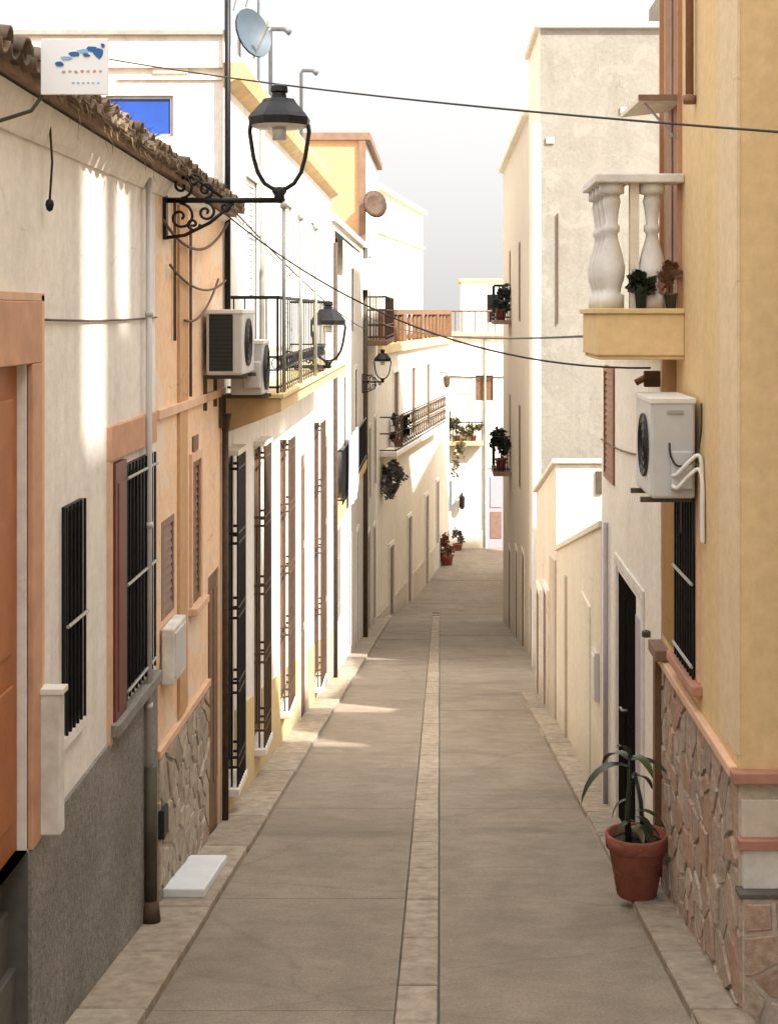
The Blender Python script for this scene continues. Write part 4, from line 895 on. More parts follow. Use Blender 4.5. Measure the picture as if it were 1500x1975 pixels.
m2 = MB(); fbox(m2, E, 2.3, 2.8, -7.6, -6.4, -0.032, 0.0); m2.build('panel', 'mauve_wood', dr); m2 = MB(); fbox(m2, E, 2.3, 2.8, -6.2, -4.8, -0.032, 0.0); m2.build('panel', 'lavender_paint', dr)
surround(h7, E, 1.62, 2.42, -1.35, -0.2, 0.14, 'render_cream', 0.04)
mb = MB(); fbox(mb, E, 0.25, 1.95, -3.35, -3.15, 0, 0.6); bal = mb.build('balcony', 'render_yellow', h7, bevel=0.02)
mb = MB()
for i in range(12): mb.tube([(0.3 + i * .145, 65.45, -3.15), (0.3 + i * .145, 65.45, -2.3)], 0.014, 4, False)
mb.tube([(.28, 65.98, -2.3), (.28, 65.45, -2.3), (1.92, 65.45, -2.3), (1.92, 65.98, -2.3)], .024, 5); mb.build('railing', 'black_iron', bal)
mb = MB(); fbox(mb, E, -0.35, 2.1, -9, -7.3, -.02, .04); mb.build('plinth', 'render_cream', h7)
def wall_lamp(p, out, label, s_=1.0):
    t = thing('wall_lamp', p, label, 'lamp', 'small lamps on the far walls'); p = Vector(p); q = p + Vector(out)
    mb = MB(); mb.tube([tuple(p), tuple(q), tuple(q - Vector((0, 0, .12 * s_)))], .03 * s_, 6); mb.build('arm', 'black_iron', t)
    mb = MB(); mb.lathe([(.05 * s_, -.5 * s_), (.12 * s_, -.4 * s_), (.15 * s_, -.06 * s_), (.04 * s_, .02 * s_)], tuple(q - Vector((0, 0, .12 * s_))), 8); mb.build('shade', 'rusty_iron', t); return t
wall_lamp(FB.p(15.4, 0.1, 0), (.3, -.15, 0), 'small brown lamp on the cream bend house beside its balcony')
wall_lamp((0.35, 66, -1.65), (0, -.35, 0), 'small dark lamp on the far white house above the plant balcony')
w = window(h7, E, 3.2, 4.0, -3.6, -2.0, 0.02, 'white_plastic', 'dark_glass', .08, 1)
for (u, z) in ((0.25, -6.3),):
    shutter(h7, E, u - .3, u + .3, z, z + 1.3, 0.0, 0.05, 'grey_blue')
mb = MB(); mb.tube([(-.38, 65.95, -.2), (2.0, 65.95, -.32), (6, 65.95, -.1)], .025, 5); mb.build('cable_run', 'cable_black', h7)
mb = MB(); mb.tube([(2.05, 65.93, 1.5), (2.05, 65.93, -8.0)], .05, 7); mb.build('downpipe', 'zinc_pipe', h7)
mb = MB(); fbox(mb, FY(67.5), 2.2, 3.1, 2.2, 3.5, -.01, .03); mb.build('upper_window', 'dark_glass', h7)
def planter(name, c, rx, ry, rz, n, size, mat, seed, label, pot=(0.16, 0.24), cat='plant', group='plants on balconies and pavements', trail=None, pm='terracotta_pot'):
    t = thing(name, c, label, cat, group); mb = MB(); r, h = pot
    mb.lathe([(r * .72, 0), (r * .95, h * .85), (r * 1.08, h * .86), (r * 1.08, h), (r * .95, h), (r * .9, h * .9)], c, 14); mb.build('pot', pm, t, True)
    mb = MB(); bush(mb, (c[0], c[1], c[2] + h + rz * .75), rx, ry, rz, n, size, seed)
    if trail: bush(mb, (c[0] + trail[0], c[1] + trail[1], c[2] + h - trail[2] * .5), trail[3], trail[3], trail[2] * .6, int(n * .7), size, seed + 1)
    mb.build('foliage', mat, t, recalc=False)['kind'] = 'stuff'
    mb = MB(); mb.tube([(c[0], c[1], c[2] + h * .8), (c[0], c[1], c[2] + h + rz * .9)], 0.018, 5); mb.build('stem', 'brown_wood', t)
    return t
planter('potted_plant', (0.75, 65.62, -3.15), .5, .2, .42, 260, .16, 'leaf_olive', 11, 'olive trailing plant on the left of the far balcony, hanging below it', trail=(0.1, -0.3, 1.9, .3))
planter('potted_plant', (1.5, 65.62, -3.15), .42, .2, .3, 220, .15, 'leaf_olive', 12, 'low olive plant on the right half of the far balcony')
planter('potted_plant', (0.30, 61.6, G(62)), .30, .28, .5, 300, .16, 'leaf_russet', 13, 'russet potted shrub at the far bend of the street', (.28, .42))
planter('potted_plant', (0.80, 65.4, G(65)), .25, .22, .35, 200, .14, 'leaf_mauve', 14, 'small pale potted shrub against the far white wall', (.22, .3))
# hanging mauve plant on the bend house corner
t = thing('hanging_plant', (-1.55, 46.9, -3.3), 'mauve plant spilling from a wall basket at the start of the bend', 'plant', 'plants on balconies and pavements')
c = FB.p(0.9, -2.75, 0.35); mb = MB(); bush(mb, c, .42, .42, .6, 520, .16, 21); mb.build('foliage', 'leaf_mauve', t, recalc=False)['kind'] = 'stuff'
mb = MB(); mb.lathe([(.06, -.35), (.2, -.1), (.22, 0)], (c[0], c[1], c[2] - .15), 10); mb.tube([FB.p(0.9, -2.9, 0.0), FB.p(0.9, -2.9, .35)], .02, 5); mb.build('basket', 'rusty_iron', t)
t = planter('potted_plant', FB.p(2.3, -1.82, 0.3), .3, .3, .42, 240, .16, 'leaf_dark', 15, 'dark plant standing on the ornate iron balcony at the bend', (.18, .25))
# black wall lamp on end house
t = thing('wall_lamp', (1.0, 65.8, -6.1), 'tiny black wall lamp on the far white house', 'lamp')
mb = MB(); mb.tube([(1.0, 66.0, -5.55), (1.0, 65.75, -5.55), (1.0, 65.75, -5.7)], .03, 6); mb.build('arm', 'black_iron', t); mb = MB(); mb.lathe([(.06, -.55), (.12, -.45), (.13, 0), (.03, .1)], (1.0, 65.75, -5.7), 8); mb.build('shade', 'black_iron', t)

# ------------------------------------------------------------------ right row: ochre house on stone plinth
XR = 1.62
r1, F = house('house', 'ochre house with stone-clad plinth and white baluster balcony, nearest on the right', XR, -1, 7.9, 10.55, 0.10, 8.2, 7.0,
              [(9.13, 9.82, 0.30, 1.55, 0.016), (9.75, 10.5, 2.64, 5.2, 0.05)], 'render_ochre')
mb = MB(); fbox(mb, F, 7.895, 8.38, 0.2, 8.15, -0.01, 0.008); mb.build('corner_band', 'render_ochre_pale', r1)
mb = MB(); fbox(mb, F, 9.96, 10.54, 0.28, 2.28, -0.01, 0.010); mb.build('shade_panel', 'render_ochre_shade', r1)  # shade on the wall under the balcony, painted in as darker ochre-brown
mb = MB(); fbox(mb, F, 9.72, 9.748, 2.64, 7.9, -0.01, 0.03); fbox(mb, F, 10.505, 10.545, 2.64, 7.9, -0.01, 0.03); fbox(mb, F, 9.752, 10.5, 5.22, 7.9, -0.01, 0.012); mb.build('terracotta_panel', 'render_terracotta', r1)
mb = MB(); fbox(mb, F, 9.76, 10.49, 2.66, 5.18, -0.045, -0.012); dr = mb.build('balcony_door', 'red_brown_wood', r1)
for uu in ((9.82, 10.08), (10.16, 10.42)):
    m2 = MB(); fbox(m2, F, uu[0], uu[1], 2.9, 4.9, -0.013, 0.002); m2.build('panel', 'red_brown_wood', dr, bevel=0.006)
window(r1, F, 9.13, 9.82, 0.30, 1.55, 0.014, 'black_wood', 'dark_glass', 0.05, 1, True, 'black_iron', 0.03, (0.9, 0.38, 1.45), 'grey_iron', 0.1)
surround(r1, F, 9.13, 9.82, 0.30, 1.55, 0.10, 'salmon_pale', 0.015)
mb = MB(); fbox(mb, F, 8.96, 9.95, 0.235, 0.297, -0.01, 0.07); mb.build('sill', 'pink_tile', r1, bevel=0.006)
# plinth below, side face and front face clad with irregular stones, steps at the front
mb = MB(); mb.hexa([(XR, 7.78, -1.9), (8.6, 7.78, -1.9), (8.6, 10.55, -1.9), (XR, 10.55, -1.9), (XR, 7.78, -0.52), (8.6, 7.78, -0.52), (8.6, 10.55, -0.52), (XR, 10.55, -0.52)])
mb.hexa([(XR, 7.88, -0.52), (8.6, 7.88, -0.52), (8.6, 10.55, -0.52), (XR, 10.55, -0.52), (XR, 7.88, 0.1), (8.6, 7.88, 0.1), (8.6, 10.55, 0.1), (XR, 10.55, 0.1)])
pl = mb.build('plinth', 'mortar', r1)
crazy(pl, F, [(7.79, G(7.79) + .05), (10.54, G(10.54) + .05), (10.54, -0.53), (7.79, -0.53)], 62, 0.03, 'stone_crazy', 9, -0.002, (0.010, 0.024))
crazy(pl, F, [(7.9, -0.51), (10.54, -0.51), (10.54, 0.07), (7.9, 0.07)], 40, 0.03, 'stone_crazy', 10, -0.002, (0.010, 0.024))
crazy(pl, FY(7.78), [(XR + .01, -1.35), (3.0, -1.35), (3.0, -0.56), (XR + .01, -0.56)], 34, 0.03, 'stone_crazy', 12, -0.002, (0.010, 0.024))
mb = MB(); mb.box(XR - .02, 3.2, 7.765, 7.885, -0.535, -0.505); mb.build('step_edge', 'dark_stone', r1, bevel=0.006)
mb = MB(); mb.box(XR + .015, 3.2, 7.835, 7.885, -0.505, -0.29); mb.build('riser', 'white_stone', r1, bevel=0.004)
mb = MB(); mb.box(XR - .01, 3.2, 7.81, 7.885, -0.29, -0.235); mb.build('step_edge', 'pink_tile', r1, bevel=0.006)
mb = MB(); mb.box(XR + .01, 3.2, 7.85, 7.885, -0.235, -0.03); mb.build('riser', 'render_pink_beige', r1, bevel=0.004)
mb = MB(); mb.box(XR - .045, 3.2, 7.82, 7.898, 0.06, 0.125); mb.build('string_course', 'pink_tile', r1, bevel=0.008)
mb = MB(); mb.box(XR - .05, XR + .0, 7.9, 10.56, 0.075, 0.135); mb.build('coping', 'salmon_pale', r1, bevel=0.008)
mb = MB(); mb.box(XR - .10, XR + .0, 10.25, 10.62, 0.14, 0.22); mb.build('end_cap', 'brown_trim', r1, bevel=0.008)
mb = MB(); mb.box(XR - .06, XR + .0, 10.56, 10.66, -1.5, 0.14); mb.build('end_post', 'brown_wood', r1, bevel=0.006)
# balcony with stone balusters
mb = MB(); mb.box(1.035, XR, 9.62, 10.52, 2.32, 2.60); bal = mb.build('balcony', 'render_ochre', r1, bevel=0.01)
mb = MB(); mb.box(1.01, XR, 9.60, 10.54, 2.60, 2.635); mb.box(1.05, XR, 9.635, 10.5, 2.295, 2.32); mb.build('moulding', 'render_yellow', bal, bevel=0.006)
mb = MB(); mb.box(1.03, XR, 9.62, 9.86, 3.47, 3.53); mb.box(1.03, 1.27, 9.86, 10.52, 3.47, 3.53); mb.build('handrail', 'white_stone', bal, bevel=0.01)
prof = [(.085, 0), (.085, .09), (.06, .10), (.065, .14), (.085, .20), (.092, .27), (.075, .36), (.045, .46), (.04, .50), (.055, .52), (.055, .55), (.04, .57), (.05, .66), (.062, .72), (.05, .76), (.085, .77), (.085, .835)]
bm_ = MB(); bm_.lathe(prof, (0, 0, 0), 14); bme = mesh_of(bm_, 'baluster', 'white_stone', True)
for (x, y) in ((1.15, 9.74), (1.42, 9.74), (1.15, 9.98), (1.15, 10.22), (1.15, 10.42)): place(bme, 'baluster', bal, (x, y, 2.635))
mb = MB(); mb.box(1.27, 1.33, 9.70, 9.78, 2.635, 3.47); mb.build('post', 'render_cream', bal)
# little roof over the balcony door and downpipe
mb = MB(); mb.hexa([(1.34, 9.75, 4.03), (XR, 9.75, 4.03), (XR, 10.3, 4.03), (1.28, 10.3, 3.99), (1.34, 9.75, 4.06), (XR, 9.75, 4.06), (XR, 10.3, 4.06), (1.28, 10.3, 4.02)]); mb.build('door_canopy', 'render_cream', r1)
mb = MB(); mb.hexa([(1.33, 9.735, 4.03), (XR, 9.735, 4.03), (XR, 9.75, 4.03), (1.33, 9.75, 4.03), (1.33, 9.735, 4.07), (XR, 9.735, 4.07), (XR, 9.75, 4.07), (1.33, 9.75, 4.07)]); mb.build('canopy_edge', 'brown_trim', r1)
mb = MB(); mb.tube([(1.38, 9.8, 4.02), (XR, 9.8, 3.75)], 0.009, 6); mb.build('canopy_strut', 'grey_iron', r1)
mb = MB(); mb.tube([(XR - .04, 9.2, 8.1), (XR - .04, 9.2, 3.98)], 0.026, 10); mb.lathe([(.04, 0), (.045, .05), (.02, .06)], (XR - .04, 9.2, 3.93), 10); mb.build('downpipe', 'red_brown_wood', r1, True)
planter('potted_plant', (1.335, 9.66, 2.635), .065, .05, .085, 190, .06, 'leaf_dark', 31, 'dark leafy plant in a dark pot between the white balusters', (.045, .13), pm='green_iron')
planter('potted_plant', (1.54, 9.70, 2.635), .06, .06, .11, 130, .06, 'leaf_russet', 32, 'dry russet plant beside the wall on the right-hand baluster balcony', (.045, .10), pm='iron_pipe')

# white low house with dark doorway
r2, F = house('house', 'low white house with tall dark doorway between the ochre house and garden wall', XR, -1, 10.67, 14.55, -2.9, 2.3, 5.0,
              [(12.0, 13.25, -2.05, 0.26, 0.02), (13.45, 14.25, 1.0, 2.1, 0.03)], 'render_white_warm')
mb = MB(); fbox(mb, F, 12.02, 13.23, -2.0, 0.25, -0.018, -0.006); dr = mb.build('door', 'black_wood', r2)
for uu in ((12.1, 12.55), (12.7, 13.15)):
    for zz in ((-1.7, -0.9), (-0.75, 0.1)):
        m2 = MB(); fbox(m2, F, uu[0], uu[1], zz[0], zz[1], -0.008, 0.003); m2.build('panel', 'black_wood', dr, bevel=0.008)
m2 = MB(); m2.tube([F.p(12.62, -0.85, -0.01), F.p(12.62, -0.85, 0.04), F.p(12.72, -0.85, 0.04)], 0.012, 6); m2.build('handle', 'grey_iron', dr, True)
mb = MB(); fbox(mb, F, 11.66, 11.995, -1.9, 0.12, -0.01, 0.008); mb.build('door_jamb', 'lavender_paint', r2, bevel=0.005)
mb = MB(); fbox(mb, F, 11.5, 11.65, -1.9, 0.3, -0.01, 0.014); fbox(mb, F, 13.26, 13.4, -2.1, 0.3, -0.01, 0.014); fbox(mb, F, 11.5, 13.4, 0.302, 0.40, -0.01, 0.016); mb.build('door_surround', 'white_stone', r2, bevel=0.006)
shutter(r2, F, 13.46, 14.24, 1.01, 2.09, -0.025, 0.02, 'red_brown_wood')
mb = MB(); mb.box(1.54, 6.7, 10.68, 14.62, 2.3, 2.37); mb.build('coping', 'render_cream', r2, bevel=0.008)
mb = MB(); mb.tube([(XR - .035, 13.9, .6), (XR - .035, 13.9, G(13.9) + .06)], .025, 8); mb.build('downpipe', 'lavender_paint', r2, True)
mb = MB(); mb.lathe([(.01, -.03), (.035, -.02), (.035, .02), (.01, .03)], (XR - .03, 11.2, .13), 10); mb.build('door_bell', 'iron_pipe', r2)

# garden wall following the slope
gw = thing('garden_wall', (1.75, 17.3, G(17.3)), 'pale garden wall stepping down the right side below the sunlit annex', 'wall')
mb = MB(); F = FX(XR, -1)
fprism(mb, F, [(14.6, -3.4), (20.2, -3.7), (20.2, -0.70), (14.6, 0.45)], -0.22, 0.0); mb.build('wall', 'render_cream', gw)
mb = MB(); fprism(mb, F, [(14.6, 0.45), (20.2, -0.70), (20.2, -0.63), (14.6, 0.52)], -0.25, 0.03); mb.build('coping', 'render_cream', gw, bevel=0.01)
mb = MB(); fbox(mb, F, 15.6, 16.5, -2.9, -0.55, -0.02, 0.02); mb.build('blocked_door', 'render_cream', gw, bevel=0.01)
mb = MB(); fbox(mb, F, 18.5, 18.62, -3.2, -0.75, -0.02, 0.03); mb.build('pier', 'render_pink_beige', gw)
rb, F = house('house', 'cream house added unseen behind the garden wall to shade the street', 3.4, -1, 14.7, 17.0, -4, 3.6, 5.0, [(15.3, 16.1, 1.6, 3.4)], 'render_cream')  # unseen house, placed to keep the sun off the road
shutter(rb, F, 15.31, 16.09, 1.61, 3.39, -.05, -.01, 'brown_wood')
cable('wall_cable', (XR - .012, 10.75, 1.55), (XR - .012, 14.5, 1.35), 0.05, 0.008, 'grey cable tacked along the low white house under its roof', 'cable_brown', group='cables on the walls')
mb = MB(); fbox(mb, FX(XR, -1), 14.75, 15.05, -1.35, -0.85, 0.0, 0.05); o = mb.build('meter_box', 'ac_casing', None, bevel=0.01); ORG[o.name] = Vector()
m2 = MB(); fbox(m2, FX(XR, -1), 14.78, 15.02, -1.31, -0.89, 0.045, 0.058); m2.build('lid', 'white_plastic', o, bevel=0.004); tag(o, 'small grey meter box on the garden wall next to the low white house', 'box')
# annex with pent roof falling away down the street
r3 = thing('house', (3.6, 22.3, G(22.3)), 'small sunlit white annex standing beyond the garden wall', 'house', 'houses along the street'); F = FX(XR, -1)
mb = MB(); fprism(mb, F, [(20.3, -4.6), (24.4, -4.6), (24.4, -0.42), (20.3, 0.5)], -4.0, 0.0); mb.build('wall', 'render_cream', r3)
mb = MB(); mb.box(XR + .002, 5.6, 20.28, 20.31, -4.5, 0.49); mb.build('gable_wall', 'render_white', r3)
for a in ((21.6, 22.3, -3.6, -1.6), (23.2, 23.9, -3.9, -1.9)): shutter(r3, F, a[0] + .01, a[1] - .01, a[2], a[3] - .01, .0, .03, 'mauve_wood'); surround(r3, F, *a, .1, 'render_white_warm', .04)
mb = MB(); fprism(mb, F, [(20.3, -4.4), (21.28, -4.4), (21.28, -0.95), (20.3, -0.85)], -.02, .02); mb.build('pilaster', 'render_pink_beige', r3)
mb = MB(); fprism(mb, F, [(20.22, .515), (24.45, -.415), (24.45, -.35), (20.22, .58)], -4.05, .06); mb.build('roof', 'render_cream', r3, bevel=.01)
mb = MB(); mb.box(2.17, 2.26, 20.25, 20.29, .08, .40); mb.build('vent', 'iron_pipe', r3)

rc2, F = house('house', 'low house added unseen behind the annex to block a sunlit band', 3.4, -1, 20.6, 26.6, -5, 1.8, 5.0, [(23.0, 23.9, -0.2, 1.4)], 'render_cream')  # unseen mass added to block the sunlit band across the road
shutter(rc2, F, 23.01, 23.89, -0.19, 1.39, -.05, -.01, 'brown_wood')
# tall rendered house and its neighbour
r4, F = house('house', 'tall bare-rendered house with stained grey-beige gable on the right', 2.0, -1, 29.0, 32.6, -5.8, 8.3, 8.0,
              [(31.4, 32.3, -5.0, -3.45), (30.6, 31.4, 0.3, 1.9), (30.6, 31.4, 4.2, 5.8)], 'render_cream', near_mat='render_cement')
mb = MB(); fbox(mb, F, 28.96, 29.4, -5.6, 6.4, -.01, .15); mb.build('corner_band', 'render_white', r4, bevel=.01)
mb = MB(); fbox(mb, F, 31.42, 32.28, -5.0, -3.47, -.05, -.01); mb.build('door', 'red_brown_wood', r4)
for z in (0.3, 4.2): shutter(r4, F, 30.61, 31.39, z + .01, z + 1.59, -.05, -.01, 'brown_wood')
mb = MB(); mb.box(1.9, 10.05, 28.9, 32.65, 8.3, 8.42); mb.build('coping', 'render_pink_beige', r4, bevel=.015)
gF4 = FY(29.0)
mb = MB(); fbox(mb, gF4, 4.6, 7.5, 8.42, 9.3, -3.0, 0.0); mb.build('stair_room', 'render_cement', r4)
mb = MB(); mb.tube([(2.35, 28.97, 4.6), (2.35, 28.97, 2.4)], .018, 6); mb.build('conduit', 'cable_brown', r4)
for i, (x, z) in enumerate(((2.12, 6.0), (2.2, -1.1), (3.6, 6.6), (3.1, 3.6))):
    mb = MB(); mb.box(x, x + .16, 28.96, 29.005, z, z + .12); mb.build('putlog_brick', 'render_pink_beige', r4)
r5, F = house('house', 'shaded pinkish house with small dark balconies past the tall grey gable', 2.0, -1, 32.65, 46.0, -9, 7.05, 8.0,
              [(34.5, 35.4, -5.6, -3.2), (37.5, 38.4, -6.2, -3.6), (41.2, 42.2, -7.0, -4.2), (41.0, 42.0, 2.4, 4.4), (41.0, 42.0, -1.8, 0.3), (36.0, 37.0, 2.4, 4.4), (36.0, 37.0, -1.8, .3)], 'render_pink_beige')
for a in ((34.5, 35.4, -5.6, -3.2), (37.5, 38.4, -6.2, -3.6), (41.2, 42.2, -7.0, -4.2)):
    mb = MB(); fbox(mb, F, a[0] + .02, a[1] - .02, a[2], a[3] - .02, -.05, -.01); mb.build('door', 'brown_wood', r5); surround(r5, F, *a, .12, 'render_cream', .012)
for a in ((41.0, 42.0, 2.4, 4.4), (41.0, 42.0, -1.8, 0.3), (36.0, 37.0, 2.4, 4.4), (36.0, 37.0, -1.8, .3)): shutter(r5, F, a[0] + .01, a[1] - .01, a[2], a[3] - .01, -.05, -.01, 'brown_wood')
mb = MB(); mb.box(1.84, 10.05, 32.68, 46.05, 7.05, 7.2); mb.build('cornice', 'render_cream', r5, bevel=.02)
for zb in (2.3, -1.95):
    mb = MB(); mb.box(1.5, 2.0, 40.6, 42.4, zb, zb + .12); bal = mb.build('balcony', 'brown_trim', r5, bevel=.01)
    mb = MB()
    for i in range(13): mb.tube([(1.53, 40.64 + i * .144, zb + .12), (1.53, 40.64 + i * .144, zb + 1.1)], .012, 4, False)
    for i in range(4): mb.tube([(1.53 + i * .12, 40.64, zb + .12), (1.53 + i * .12, 40.64, zb + 1.1)], .012, 4, False)
    for z in (zb + .2, zb + 1.1): mb.tube([(1.98, 40.64, z), (1.53, 40.64, z), (1.53, 42.36, z), (1.98, 42.36, z)], .02, 5)
    mb.build('railing', 'black_iron', bal)
planter('potted_plant', (1.72, 40.95, 2.42), .24, .26, .4, 300, .15, 'leaf_dark', 41, 'dark bushy plant on the upper small balcony of the pinkish house', (.16, .3))
planter('potted_plant', (1.72, 40.95, -1.83), .24, .26, .55, 340, .15, 'leaf_dark', 42, 'dark bushy plant on the lower small balcony of the pinkish house', (.16, .35))

r6, F = house('house', 'house added unseen past the pinkish house to shade the far road', 3.1, -1, 47.5, 60.0, -9, 1.0, 6.0, [(50, 51, -7.9, -5.5), (55, 56, -3.0, -1.0)], 'render_white_warm')  # added out of view so that its shadow covers the far road
for a in ((50, 51, -7.9, -5.5), (55, 56, -3.0, -1.0)): shutter(r6, F, a[0] + .01, a[1] - .01, a[2], a[3] - .01, -.05, -.01, 'brown_wood')
# uphill house on the right, behind the frame, with an added parapet shaped to shade and streak the near street
r0, F = house('house', 'house uphill on the right before the ochre house, outside the picture', 2.05, -1, -8.0, 7.5, -2.0, 6.5, 6.0, [(1.0, 2.0, 0.4, 2.6), (4.0, 5.0, 2.8, 4.6), (0.0, 1.0, 3.6, 5.4)], 'render_cream')
for a in ((1.0, 2.0, 0.4, 2.6), (4.0, 5.0, 2.8, 4.6), (0.0, 1.0, 3.6, 5.4)): shutter(r0, F, a[0] + .01, a[1] - .01, a[2], a[3] - .01, -.05, -.01, 'brown_wood')
mb = MB()
for a, b_, t in ((-8.0, 4.50, 8.7), (5.16, 5.34, 8.7), (5.80, 7.5, 8.7)): mb.box(2.05, 2.25, a, b_, 6.5, t)
mb.box(2.05, 2.25, 5.34, 5.80, 6.5, 7.45); mb.box(2.05, 2.25, 4.50, 5.16, 6.5, 6.75)
mb.build('added_streak_parapet', 'render_cream', r0)  # slits shaped to let sun streaks onto the left wall
l0, F = house('house', 'white house farther uphill on the left, behind the camera', -1.9, 1, -14.0, -4.1, -1.0, 5.5, 5.0, [(-8, -7, 1.4, 3.6)], 'render_white')
shutter(l0, F, -7.99, -7.01, 1.41, 3.59, -.05, -.01, 'brown_wood')

# ------------------------------------------------------------------ air conditioners
def smooth_path(pts, n=6):
    p = [Vector(q) for q in pts]; out = []
    for i in range(len(p) - 1):
        a, b_, c, d = p[max(i - 1, 0)], p[i], p[i + 1], p[min(i + 2, len(p) - 1)]
        for k in range(n):
            t = k / n; out.append(0.5 * ((2 * b_) + (c - a) * t + (2 * a - 5 * b_ + 4 * c - d) * t * t + (3 * b_ - a - 3 * c + d) * t ** 3))
    return out + [p[-1]]
def aircon(x0, x1, y0, y1, z0, z1, label, wall_x, dark_side):
    t = thing('air_conditioner', ((x0 + x1) / 2, (y0 + y1) / 2, z0), label, 'air conditioner', 'air conditioners on the walls')
    mb = MB(); mb.box(x0, x1, y0, y1, z0, z1); body = mb.build('casing', 'ac_casing', t, bevel=0.018)
    mb = MB(); mb.box(x0 - .006, x1 + .006, y0 - .008, y1 + .008, z1 - .03, z1 + .006); mb.build('lid', 'white_plastic', t, bevel=0.006)
    out = x1 if wall_x < x0 else x0; s = 1 if wall_x < x0 else -1
    mb = MB(); cy, cz = y0 + (y1 - y0) * .42, (z0 + z1) / 2
    for r in (.05, .1, .15, .2): mb.tube([(out + s * .012, cy + r * math.cos(a), cz + r * math.sin(a)) for a in [q * math.pi / 10 for q in range(21)]], .005, 4)
    mb.build('fan_guard', 'ac_dark', t)
    mb = MB(); mb.tube([(out + s * .002, cy, cz), (out + s * .006, cy, cz)], .2, 20); mb.build('fan_opening', 'ac_dark', t)
    if dark_side:
        mb = MB(); mb.box(x0 + .025, x0 + (x1 - x0) * .74, y0 - .004, y0 + .01, z0 + .035, z1 - .035); mb.build('side_coil', 'ac_dark', t)
        mb = MB()
        for i in range(14): zz = z0 + .05 + i * (z1 - z0 - .1) / 13; mb.box(x0 + .025, x0 + (x1 - x0) * .74, y0 - .008, y0 - .003, zz, zz + .006)
        mb.build('fins', 'black_iron', t)
    else:
        mb = MB(); mb.box(x0 + .10, x0 + .2, y0 - .012, y0 + .01, z1 - .09, z1 - .07); mb.build('grip', 'zinc_pipe', t)
        mb = MB(); mb.box(x0 + .12, x1 - .02, y0 - .045, y0 + .01, z0 + .06, z0 + .30); mb.build('valve_cover', 'ac_casing', t, bevel=.012)
    for yy in (y0 + .12, y1 - .12):
        mb = MB(); xa, xb = (wall_x, x1 + .03) if s > 0 else (x0 - .05, wall_x); mb.box(xa, xb, yy - .015, yy + .015, z0 - .035, z0 - .003)
        mb.hexa([(wall_x, yy - .012, z0 - .30), (wall_x + s * .03, yy - .012, z0 - .30), (wall_x + s * .03, yy + .012, z0 - .30), (wall_x, yy + .012, z0 - .30), (wall_x, yy - .012, z0 - .035), (wall_x + s * .03, yy - .012, z0 - .035), (wall_x + s * .03, yy + .012, z0 - .035), (wall_x, yy + .012, z0 - .035)])
        mb.build('bracket', 'iron_pipe', t)
    return t
ac = aircon(-1.93, -1.63, 12.0, 12.78, 2.09, 2.63, 'left-hand air conditioner with dark side coil on the salmon house', XL, True)
ac = aircon(-1.85, -1.56, 12.84, 13.3, 1.88, 2.36, 'grey air conditioner half hidden just behind and below the left-hand one', XL, False)
ac = aircon(1.31, 1.585, 9.02, 9.72, 1.45, 2.07, 'right-hand grey air conditioner with white pipes on the ochre house', XR, False)
for k, dz in ((0, 0), (1, -.085)):
    mb = MB(); mb.tube(smooth_path([(1.44, 8.99, 1.60 + dz * .7), (1.46, 8.95, 1.61 + dz), (1.53, 8.92, 1.69 + dz), (1.585, 8.90, 1.73 + dz), (1.602, 8.885 - k * .02, 1.64 + dz), (1.60, 8.88 - k * .03, 1.42 + dz), (1.60, 8.87 - k * .03, 1.2)]), .013, 8); mb.build('insulated_pipe', 'white_plastic', ac, True)
mb = MB(); mb.tube(smooth_path([(1.42, 8.99, 1.80), (1.425, 8.97, 1.72), (1.47, 8.95, 1.66), (1.56, 8.93, 1.70), (1.60, 8.92, 1.85), (1.605, 8.92, 2.05)]), .007, 6); mb.build('wire', 'cable_black', ac, True)

